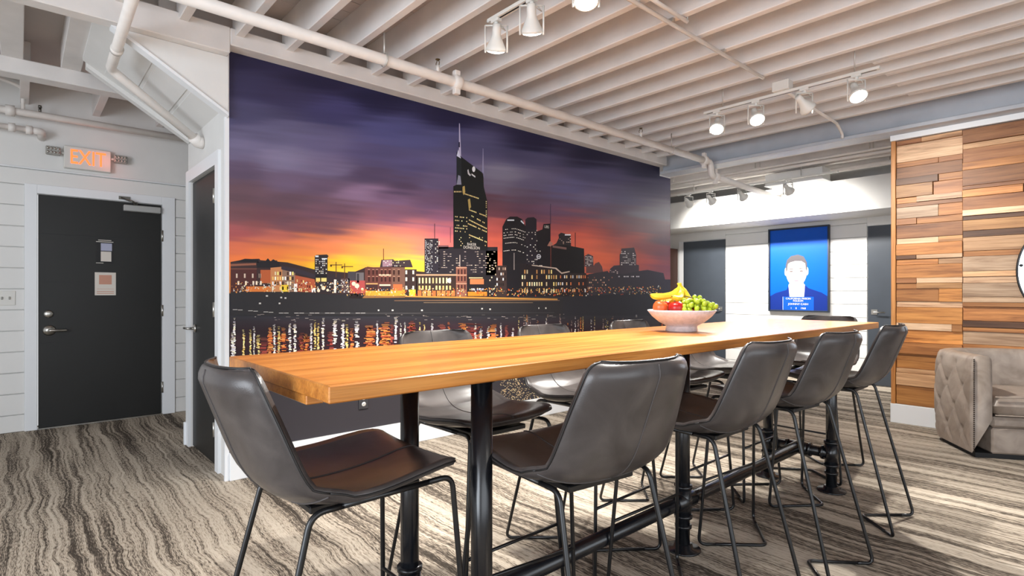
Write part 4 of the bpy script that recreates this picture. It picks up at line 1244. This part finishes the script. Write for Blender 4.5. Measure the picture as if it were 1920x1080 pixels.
# ---- round mirror on the plank wall
mr = thing('wall_mirror', 'round black rimmed mirror on the plank wall above the armchair', 'mirror', (XW - 0.042, 0.105, 1.38))
MB().lathe([(0.0, 0.0), (0.49, 0.0), (0.49, 0.004), (0.0, 0.004)], (-0.004, 0, 0), 96, 'x', smooth=False).build('mirror_glass', 'mirror_glass', mr)
MB().tube([(0, 0.497 * math.cos(2 * math.pi * k / 96), 0.497 * math.sin(2 * math.pi * k / 96)) for k in range(96)], 0.009, 10, closed=True).build('rim', 'black_metal', mr)
for a in (0.1, math.pi - 0.1):
    MB().lathe([(0.012, 0.0), (0.012, 0.008), (0, 0.008)], (-0.014, 0.475 * math.cos(a), 0.475 * math.sin(a)), 14, 'x').build('clip', 'black_metal', mr)

# ---- framed portrait on the far wall
FY0, FY1, FZ0, FZ1 = 2.724, 3.547, 0.94, 2.145
pic = thing('framed_portrait', 'framed blue print of a man in a dark jacket holding a placard', 'picture', (XB - 0.001, (FY0 + FY1) / 2, FZ0))
cyc, hwp, hp = 0.0, (FY1 - FY0) / 2, FZ1 - FZ0
fr = MB()
for (a, b_, c, d_) in ((-hwp, -hwp + 0.022, 0, hp), (hwp - 0.022, hwp, 0, hp), (-hwp + 0.022, hwp - 0.022, 0, 0.022), (-hwp + 0.022, hwp - 0.022, hp - 0.022, hp)):
    fr.box(-0.05, 0, a, b_, c, d_, 0.002)
fr.build('frame', 'frame_navy', pic)
pr2 = MB()
def pp(pts, col, layer):      # pts: (across 0..1 from the viewer's left, up 0..1)
    pr2.add([(-0.03 - 0.0005 * layer, hwp - 0.02 - (2 * hwp - 0.04) * a, 0.02 + (hp - 0.04) * b_) for a, b_ in pts], [tuple(range(len(pts)))], lin(col))
def ell(cx, cz, rx, rz_, a0=0, a1=360, n=28):
    return [(cx + rx * math.cos(math.radians(a0 + (a1 - a0) * k / n)), cz + rz_ * math.sin(math.radians(a0 + (a1 - a0) * k / n))) for k in range(n if a1 - a0 == 360 else n + 1)]
pp([(0, 0), (1, 0), (1, 1), (0, 1)], (8, 84, 190), 0)
pp([(0.0, 0.0), (1.0, 0.0), (1.0, 0.17), (0.90, 0.215), (0.68, 0.27), (0.62, 0.31), (0.34, 0.31), (0.30, 0.25), (0.10, 0.21), (0.0, 0.17)], (22, 44, 120), 1)
pp([(0.36, 0.12), (0.60, 0.12), (0.62, 0.31), (0.58, 0.34), (0.36, 0.34), (0.335, 0.31)], (222, 222, 226), 2)
pp([(0.37, 0.32), (0.39, 0.27), (0.485, 0.235), (0.57, 0.27), (0.60, 0.34), (0.58, 0.40), (0.39, 0.40)], (196, 168, 176), 3)
pp([(x, z) for x, z in ell(0.29, 0.475, 0.025, 0.05)], (206, 196, 196), 3); pp(ell(0.655, 0.475, 0.025, 0.05), (206, 196, 196), 3)
pp(ell(0.472, 0.475, 0.182, 0.185), (196, 184, 180), 4)
pp([(0.30, 0.46), (0.285, 0.55), (0.31, 0.62), (0.38, 0.668), (0.50, 0.682), (0.60, 0.655), (0.655, 0.58), (0.655, 0.47), (0.635, 0.50), (0.625, 0.57), (0.56, 0.60), (0.46, 0.605), (0.37, 0.59), (0.325, 0.57), (0.315, 0.50)], (84, 80, 84), 5)
pp([(0.335, 0.50), (0.36, 0.512), (0.42, 0.51), (0.42, 0.502), (0.36, 0.503)], (96, 86, 86), 6); pp([(0.51, 0.51), (0.57, 0.517), (0.61, 0.503), (0.57, 0.508), (0.51, 0.502)], (96, 86, 86), 6)
pp(ell(0.385, 0.478, 0.03, 0.010), (110, 100, 100), 6); pp(ell(0.56, 0.478, 0.03, 0.010), (110, 100, 100), 6)
pp([(0.455, 0.44), (0.475, 0.40), (0.505, 0.40), (0.49, 0.41)], (188, 172, 170), 6); pp([(0.41, 0.362), (0.47, 0.368), (0.545, 0.362), (0.47, 0.352)], (176, 120, 132), 6)
pp([(0.235, 0.0), (0.77, 0.0), (0.77, 0.165), (0.235, 0.165)], (20, 80, 186), 7); pp([(0.235, 0.0), (0.24, 0.0), (0.24, 0.165), (0.235, 0.165)], (226, 230, 240), 8)
pr2.build('print', 'print_ink', pic)
def pic_text(body_, a, b_, size):
    text_mesh('placard_text', body_, size, 'paper', pic, (-0.0346, hwp - 0.02 - (2 * hwp - 0.04) * a, 0.02 + (hp - 0.04) * b_), (HP, 0, -HP), 0.0002)
pic_text('CALIFORNIA PRISON', 0.505, 0.142, 0.036)
pic_text('FOLSOM', 0.505, 0.114, 0.036)
pic_text('JOHNNY CASH', 0.505, 0.075, 0.040)
pic_text('1     8     1968', 0.505, 0.024, 0.036)

# ================================================================== CEILING SERVICES
def pipe_thing(name, label, cat='pipe'):
    return thing(name, label, cat)


# main sprinkler line
sp = pipe_thing('sprinkler_pipe', 'thick white sprinkler pipe running below the joists along the mural')
MB().tube([(-1.5, 3.1, 2.66), (5.62, 3.1, 2.66)], 0.0345, 20).build('pipe', 'pipe_paint', sp)
def coupling(parent, x, y, z):
    m = MB().lathe([(0.0, -0.03), (0.047, -0.03), (0.052, -0.012), (0.052, 0.012), (0.047, 0.03), (0.0, 0.03)], (x, y, z), 20, 'x')
    m.build('coupling', 'pipe_paint', parent)
    MB().box(x - 0.022, x + 0.022, y - 0.02, y + 0.02, z + 0.045, z + 0.082, 0.004).build('bolt_lug', 'pipe_paint', parent)
    MB().box(x - 0.022, x + 0.022, y - 0.02, y + 0.02, z - 0.082, z - 0.045, 0.004).build('bolt_lug', 'pipe_paint', parent)
coupling(sp, 2.255, 3.1, 2.66)
coupling(sp, 5.60, 3.1, 2.66)
for x in (1.70, 4.95):
    MB().tube([(x, 3.1, 2.69), (x, 3.1, 2.83)], 0.006, 8).build('hanger_rod', 'rod_bolt', sp)
    MB().tube([(x, 3.1 + 0.042 * math.cos(2 * math.pi * k / 24), 2.66 + 0.042 * math.sin(2 * math.pi * k / 24)) for k in range(24)], 0.004, 6, closed=True).build('hanger_ring', 'rod_bolt', sp)
for x in (2.10, 4.42):
    hh = MB().tube([(x, 3.1, 2.69), (x, 3.1, 2.735)], 0.013, 10).build('sprinkler_head', 'pipe_paint', sp)
    MB().tube([(x, 3.085, 2.735), (x, 3.08, 2.752), (x, 3.098, 2.775)], 0.003, 6).build('yoke', 'stem_brown', hh)
    MB().tube([(x, 3.115, 2.735), (x, 3.12, 2.752), (x, 3.102, 2.775)], 0.003, 6).build('yoke', 'stem_brown', hh)
    MB().lathe([(0.0, 0), (0.016, 0), (0.016, 0.003), (0, 0.003)], (x, 3.1, 2.775), 12).build('deflector', 'stem_brown', hh)
MB().tube(fillet([(5.62, 3.1, 2.66), (5.72, 3.1, 2.66), (5.76, 3.1, 2.515), (5.86, 3.1, 2.515)], 0.04, 6), 0.036, 16).build('offset_elbow', 'pipe_paint', sp)
coupling(sp, 5.84, 3.1, 2.515)
MB().tube([(5.86, 3.1, 2.515), (7.50, 3.08, 2.46)], 0.0345, 18).build('lounge_pipe', 'pipe_paint', sp)
MB().tube(fillet([(7.48, 3.08, 2.46), (7.53, 3.08, 2.46), (7.53, 3.03, 2.50)], 0.03, 5), 0.042, 14).build('end_elbow', 'pipe_paint', sp)

# branch line over the hall that drops along the stair soffit
bp_ = sp
MB().tube(fillet([(0.41, 3.10, 2.655), (0.428, 4.29, 2.62), (0.95, 4.49, 2.312)], 0.04, 6), 0.028, 16).build('branch_pipe', 'pipe_paint', bp_)
MB().lathe([(0.0, -0.02), (0.034, -0.02), (0.034, 0.02), (0.0, 0.02)], (0.424, 3.95, 2.63), 16, 'y').build('coupling', 'pipe_paint', bp_)
MB().tube(fillet([(0.93, 4.48, 2.325), (0.962, 4.50, 2.297), (0.998, 4.50, 2.297)], 0.02, 5), 0.042, 14).build('elbow', 'pipe_paint', bp_)
MB().tube([(0.415, 3.55, 2.66), (0.415, 3.55, 3.05)], 0.006, 8).build('hanger_rod', 'rod_bolt', bp_)
up_ = pipe_thing('exit_wall_pipe', 'white horizontal pipe above the exit sign')
MB().tube([(-1.6, 6.25, 2.735), (1.25, 6.25, 2.735)], 0.03, 14).build('pipe', 'pipe_paint', up_)
MB().lathe([(0.0, -0.03), (0.045, -0.03), (0.045, 0.03), (0.0, 0.03)], (-0.06, 6.25, 2.735), 16, 'x').build('coupling', 'pipe_paint', up_)
MB().tube([(0.13, 6.25, 2.76), (0.13, 6.25, 2.80)], 0.010, 8).lathe([(0.0, 0), (0.014, 0), (0.012, 0.02), (0, 0.022)], (0.13, 6.25, 2.80), 10).build('sprinkler_head', 'steel_dark', up_)
MB().tube(fillet([(0.02, 6.25, 2.76), (0.02, 6.25, 2.95), (-0.3, 6.2, 3.02)], 0.05, 5), 0.014, 10).build('riser', 'pipe_paint', up_)
lp_ = pipe_thing('capped_pipe', 'short capped white pipe left of the exit sign')
MB().tube([(-1.6, 6.27, 2.60), (0.10, 6.27, 2.60)], 0.024, 14).build('pipe', 'pipe_paint', lp_)
for x in (-0.05, 0.06):
    MB().lathe([(0.0, -0.022), (0.036, -0.022), (0.036, 0.022), (0.0, 0.022)], (x, 6.27, 2.60), 14, 'x').build('fitting', 'pipe_paint', lp_)
MB().tube(fillet([(0.08, 6.27, 2.60), (0.14, 6.27, 2.60), (0.145, 6.40, 2.575)], 0.04, 5), 0.03, 12).build('elbow', 'pipe_paint', lp_)

# electrical conduit
cd = pipe_thing('conduit', 'thin white conduit crossing beneath the joists to the far track', 'conduit')
MB().tube([(-1.5, 1.80, 2.795), (4.10, 1.80, 2.795)], 0.013, 10).build('tube', 'pipe_paint', cd)
MB().tube(fillet([(4.42, 1.80, 2.795), (5.72, 1.82, 2.795), (5.86, 1.82, 2.72), (5.86, 1.82, 2.68)], 0.06, 6), 0.013, 10).build('tube', 'pipe_paint', cd)
for x in (2.86, 3.48, 5.02): MB().box(x - 0.012, x + 0.012, 1.775, 1.825, 2.80, 2.8175).build('strap', 'rod_bolt', cd)
c2 = pipe_thing('short_conduit', 'short sloping white conduit near the top of the picture', 'conduit')
MB().tube([(2.30, 1.72, 2.80), (2.93, 1.73, 2.80)], 0.012, 10).build('tube', 'pipe_paint', c2)
MB().tube([(2.93, 1.73, 2.80), (2.93, 1.73, 2.90)], 0.005, 8).build('drop_rod', 'rod_bolt', c2)


# ---- track lights
def spot(name, loc_, target, power, size=62, col=(1.0, 0.96, 0.9), blend=0.9):
    d_ = bpy.data.lights.new(name, 'SPOT'); d_.energy = power; d_.color = col; d_.spot_size = math.radians(size); d_.spot_blend = blend; d_.shadow_soft_size = 0.035
    o = bpy.data.objects.new(name, d_); COL.objects.link(o); o.location = loc_
    o.rotation_euler = (Vector(target) - Vector(loc_)).to_track_quat('-Z', 'Y').to_euler()


def head(parent, x, y, ztr, target, power, size=62, yaw=0.0, lit=True):
    """open-yoke lamp hanging below the track at (x, y, ztr); target in world space"""
    px, py, pz = parent.location
    cz = ztr - 0.135
    d_ = (Vector(target) - Vector((x, y, cz))).normalized()
    l_ = lambda p: Vector(p) - Vector((px, py, pz))
    con = MB().box(x - 0.016, x + 0.016, y - 0.03, y + 0.03, ztr - 0.035, ztr - 0.012, 0.003).tube([(x, y, ztr - 0.055), (x, y, ztr - 0.03)], 0.012, 10)
    con.xform(Matrix.Translation((-px, -py, -pz)))
    hd_ = con.build('lamp_head', 'plastic_white', parent)
    # yoke: rectangular rod frame in the plane across the track
    a = Vector((math.cos(yaw), math.sin(yaw), 0))
    w_, t_, b_ = 0.060, ztr - 0.052, ztr - 0.20
    fr_ = [Vector((x, y, 0)) + a * s1 * w_ + Vector((0, 0, z_)) for s1, z_ in ((-1, t_), (1, t_), (1, b_), (-1, b_))]
    for i in range(4):
        if i == 2: continue
        MB().tube([l_(fr_[i]), l_(fr_[(i + 1) % 4])], 0.005, 6).build('yoke', 'plastic_white', hd_)
    # lamp: neck, flared reflector and lens along d_
    q = d_.to_track_quat('Z', 'Y').to_matrix().to_4x4()
    org = Vector((x, y, cz)) - d_ * 0.03
    Mx = Matrix.Translation(l_(org)) @ q
    MB().lathe([(0.0, -0.055), (0.020, -0.055), (0.024, -0.03), (0.024, 0.0), (0.030, 0.015), (0.046, 0.05), (0.058, 0.068), (0.058, 0.082), (0.053, 0.082)], (0, 0, 0), 28).xform(Mx).build('bulb', 'plastic_white', hd_)
    MB().lathe([(0.053, 0.080), (0.044, 0.088), (0.02, 0.094), (0.0, 0.095)], (0, 0, 0), 28).xform(Mx).build('lens', 'lamp_lens' if lit else 'plastic_white', hd_)
    # cord loop
    o_ = Vector((x, y, ztr - 0.05))
    MB().tube([l_(o_), l_(o_ + a * 0.035 + Vector((0, 0, -0.006))), l_(o_ + a * 0.05 + Vector((0, 0, -0.03))), l_(org - d_ * 0.05)], 0.003, 6).build('cord', 'plastic_white', hd_)
    spot('lamp_' + parent.name, org + d_ * 0.105, target, power, size)


def track(label, x, y0, y1, z, rods=()):
    t_ = thing('track_light', label, 'track light', (x, (y0 + y1) / 2, z), 0, 'white ceiling track lights')
    yc = (y0 + y1) / 2
    MB().box(-0.018, 0.018, y0 - yc, y1 - yc, -0.02, 0.0, 0.002).build('track', 'plastic_white', t_)
    MB().box(-0.005, 0.005, y0 - yc + 0.02, y1 - yc - 0.02, -0.0206, -0.0195).build('slot', 'ink_black', t_)
    for y in rods: MB().tube([(0, y - yc, 0), (0, y - yc, (3.05 if x > 4 else 2.82) - z)], 0.004, 6).build('hanger_rod', 'rod_bolt', t_)
    return t_


WL = 168
t1 = track('white track light with lamps over the near end of the table', 1.94, 0.6, 2.36, 2.715, (0.9, 2.1))
head(t1, 1.94, 2.30, 2.715, (2.6, 3.3, 0.3), WL, 95, -0.73)
head(t1, 1.94, 2.02, 2.715, (2.9, 2.9, 0.3), WL, 95, -0.73)
head(t1, 1.94, 1.66, 2.715, (1.4, 1.2, 0.6), WL, 95, -0.73)
head(t1, 1.94, 0.95, 2.715, (0.9, 1.5, 0.6), WL, 95, -0.73)
t2 = track('white track light with four lamps over the far end of the table', 4.27, 1.10, 2.36, 2.715, (1.25, 2.2))
MB().box(-0.045, 0.045, -0.06, 0.06, 0.0005, 0.075, 0.004).build('junction_box', 'plastic_white', t2)
head(t2, 4.27, 2.25, 2.715, (2.9, 1.7, 0.6), WL, 95, -0.73)
head(t2, 4.27, 1.93, 2.715, (3.2, 0.9, 0.6), WL, 95, -0.73)
head(t2, 4.27, 1.575, 2.715, (6.0, 0.9, 1.2), WL, 95, -0.73)
head(t2, 4.27, 1.24, 2.715, (3.3, 0.3, 0.5), WL, 95, -0.73)
t3 = track('white track light in the lounge aimed at the far wall', 6.95, 2.2, 4.25, 2.60, (2.6, 4.0))
for y in (4.08, 3.75, 3.32, 2.75):
    head(t3, 6.95, y, 2.60, (8.3, y - 0.25, 1.5), 112, 130, -0.6)

# lounge ceiling services
du = thing('air_duct', 'white boxed air duct under the lounge ceiling', 'duct', (7.22, 2.735, 2.565))
MB().box(-0.17, 0.09, -0.335, 0.335, 0.0, 0.14, 0.004).build('duct_box', 'wall_white', du)
MB().box(-0.18, 0.10, -0.345, 0.345, -0.012, -0.0005, 0.003).build('grille', 'trim_white', du)
for y in (-0.2, 0.2): MB().tube([(0.03, y, 0.14), (0.03, y, 0.187)], 0.006, 6).build('hanger_rod', 'rod_bolt', du)
for i, (x, z, r, lb) in enumerate(((6.62, 2.70, 0.014, 'slim white conduit in the lounge closest to the steel beam'), (6.75, 2.69, 0.020, 'white conduit in the lounge, middle one of three'), (7.36, 2.69, 0.028, 'thick white pipe in the lounge nearest the far soffit'))):
    o = MB().tube([(x, -1.0, z), (x, 5.8, z)], r, 12).build('lounge_conduit', 'pipe_paint')
    tag(o, lb, 'conduit', 'pipes under the lounge ceiling')
    for y in (1.8, 3.0, 4.2): MB().tube([(x, y, z), (x, y, 2.752 if x not in (6.62, 6.75) else 2.95)], 0.006, 6).build('hanger_rod', 'rod_bolt', o)

# ================================================================== WALL THINGS
ex = thing('exit_sign', 'white exit sign with glowing orange letters above the door', 'exit sign', (0.466, YE, 2.43))
MB().box(-0.172, 0.172, -0.055, 0.006, -0.100, 0.100, 0.006).build('housing', 'plastic_white', ex)
text_mesh('letters', 'EXIT', 0.185, 'exit_letters', ex, (0.0, -0.056, 0.0), (HP, 0, 0), 0.001, 'CENTER', 0.70, 0.0008)
for s1 in (-1, 1):
    lh = MB().box(s1 * 0.245 - 0.052, s1 * 0.245 + 0.052, -0.07, -0.02, 0.0, 0.072, 0.006).build('emergency_lamp', 'plastic_grey', ex)
    MB().tube([(s1 * 0.165, -0.03, 0.03), (s1 * 0.20, -0.035, 0.034)], 0.012, 8).build('lamp_arm', 'plastic_white', lh)
    for i in range(4):
        for j in range(2):
            MB().lathe([(0.0105, 0.0), (0.009, -0.004), (0.0, -0.0055)], (s1 * 0.245 - 0.036 + 0.024 * i, -0.0705, 0.020 + 0.032 * j), 10, 'y').build('led', 'steel', lh)
sp_l = bpy.data.lights.new('exit_glow', 'POINT'); sp_l.energy = 0.3; sp_l.color = (1.0, 0.16, 0.06); sp_l.shadow_soft_size = 0.1
so_ = bpy.data.objects.new('exit_glow', sp_l); COL.objects.link(so_); so_.location = (0.6, YE - 0.13, 2.43)

# notices on the exit door
dz_y = YE - 0.0058
nt1 = thing('door_notice', 'black notice with two taped slips on the exit door', 'notice', (0.594, dz_y, 1.595))
MB().box(-0.066, 0.066, -0.001, 0.0, -0.115, 0.115).build('sheet', 'ink_black', nt1)
MB().box(-0.05, 0.05, -0.0016, -0.0011, 0.100, 0.106).build('heading', 'paper', nt1)
MB().box(-0.066, 0.066, -0.0016, -0.0011, 0.085, 0.091).build('heading', 'paper', nt1)
MB().box(-0.03, 0.055, -0.0016, -0.0011, 0.005, 0.075).build('slip', 'paper_blue', nt1)
MB().box(-0.03, 0.05, -0.0016, -0.0011, -0.095, -0.002).build('slip', 'paper', nt1)
MB().box(-0.066, -0.01, -0.0016, -0.0011, -0.113, -0.108).build('footer', 'paper', nt1)
nt2 = thing('door_poster', 'cream notice with a pale orange square on the exit door', 'notice', (0.599, dz_y, 1.29))
MB().box(-0.08, 0.08, -0.001, 0.0, -0.107, 0.107).build('sheet', 'paper', nt2)
MB().box(-0.048, 0.048, -0.0016, -0.0011, -0.005, 0.082).build('emblem', 'paper_red', nt2)
for z_ in (-0.05, -0.075, -0.092): MB().box(-0.065, 0.065, -0.0016, -0.0011, z_, z_ + (0.003 if z_ > -0.06 else 0.006)).build('text_line', 'paper_red', nt2)

sw = thing('light_switch', 'white double light switch plate left of the exit door', 'switch', (-0.09, YE, 1.16))
MB().box(-0.062, 0.062, -0.007, 0.0, -0.062, 0.062, 0.003).build('plate', 'plastic_white', sw)
for x in (-0.024, 0.024):
    MB().box(x - 0.006, x + 0.006, -0.018, -0.0071, -0.012, 0.012, 0.002).build('toggle', 'plastic_grey', sw)
ol = thing('wall_outlet', 'dark wall outlet with white sockets under the mural', 'outlet', (1.928, YM + 0.0035, 0.392))
MB().box(-0.038, 0.038, -0.006, 0.0, -0.06, 0.06, 0.003).build('plate', 'outlet_dark', ol)
for z_ in (-0.024, 0.024):
    s1 = MB().lathe([(0.0, -0.0085), (0.016, -0.0085), (0.017, -0.0061), (0.017, -0.006)], (0, 0, z_), 16, 'y').build('socket', 'plastic_white', ol)
    for x in (-0.006, 0.006): MB().box(x - 0.0015, x + 0.0015, -0.0089, -0.0086, z_ - 0.005, z_ + 0.005).build('slot', 'ink_black', s1)

# towel shelf at the far end of the lounge
sh = thing('towel_shelf', 'dark wooden shelf unit at the far wall, edge seen past the mural', 'shelf', (8.1, 5.31, 0))
MB().box(-0.16, 0.19, -0.24, -0.215, 0.0, 1.95, 0.003).build('side_panel', 'shelf_wood', sh)
MB().box(-0.16, 0.19, 0.215, 0.24, 0.0, 1.95, 0.003).build('side_panel', 'shelf_wood', sh)
MB().box(0.17, 0.19, -0.215, 0.215, 0.0, 1.95).build('back_panel', 'shelf_wood', sh)
zz_ = (0.05, 0.45, 0.95, 1.30, 1.65, 1.925)
for z_ in zz_: MB().box(-0.16, 0.17, -0.215, 0.215, z_, z_ + 0.025, 0.002).build('shelf_board', 'teak_trim', sh)
tm_ = None
for zi, zn in ((0.975, 'lowest'), (1.325, 'middle'), (1.675, 'top')):
    for row, y, rn in ((0, 5.165, 'lower'), (1, 5.19, 'upper')):
        if zn == 'top' and row: continue
        if tm_ is None:
            m_ = MB().lathe([(0.0, -0.15), (0.05, -0.15), (0.062, -0.142), (0.064, 0.14), (0.05, 0.15), (0.0, 0.15)], (0, 0, 0), 20, 'x')
            o = tm_ = m_.build('rolled_towel', 'towel')
        else:
            o = tm_.copy(); COL.objects.link(o)
        o.location = (8.09, y, zi + 0.0645 + row * 0.126)
        tag(o, '%s rolled white towel on the %s stocked shelf past the mural edge' % (rn, zn), 'towel', 'rolled towels on the dark shelf')
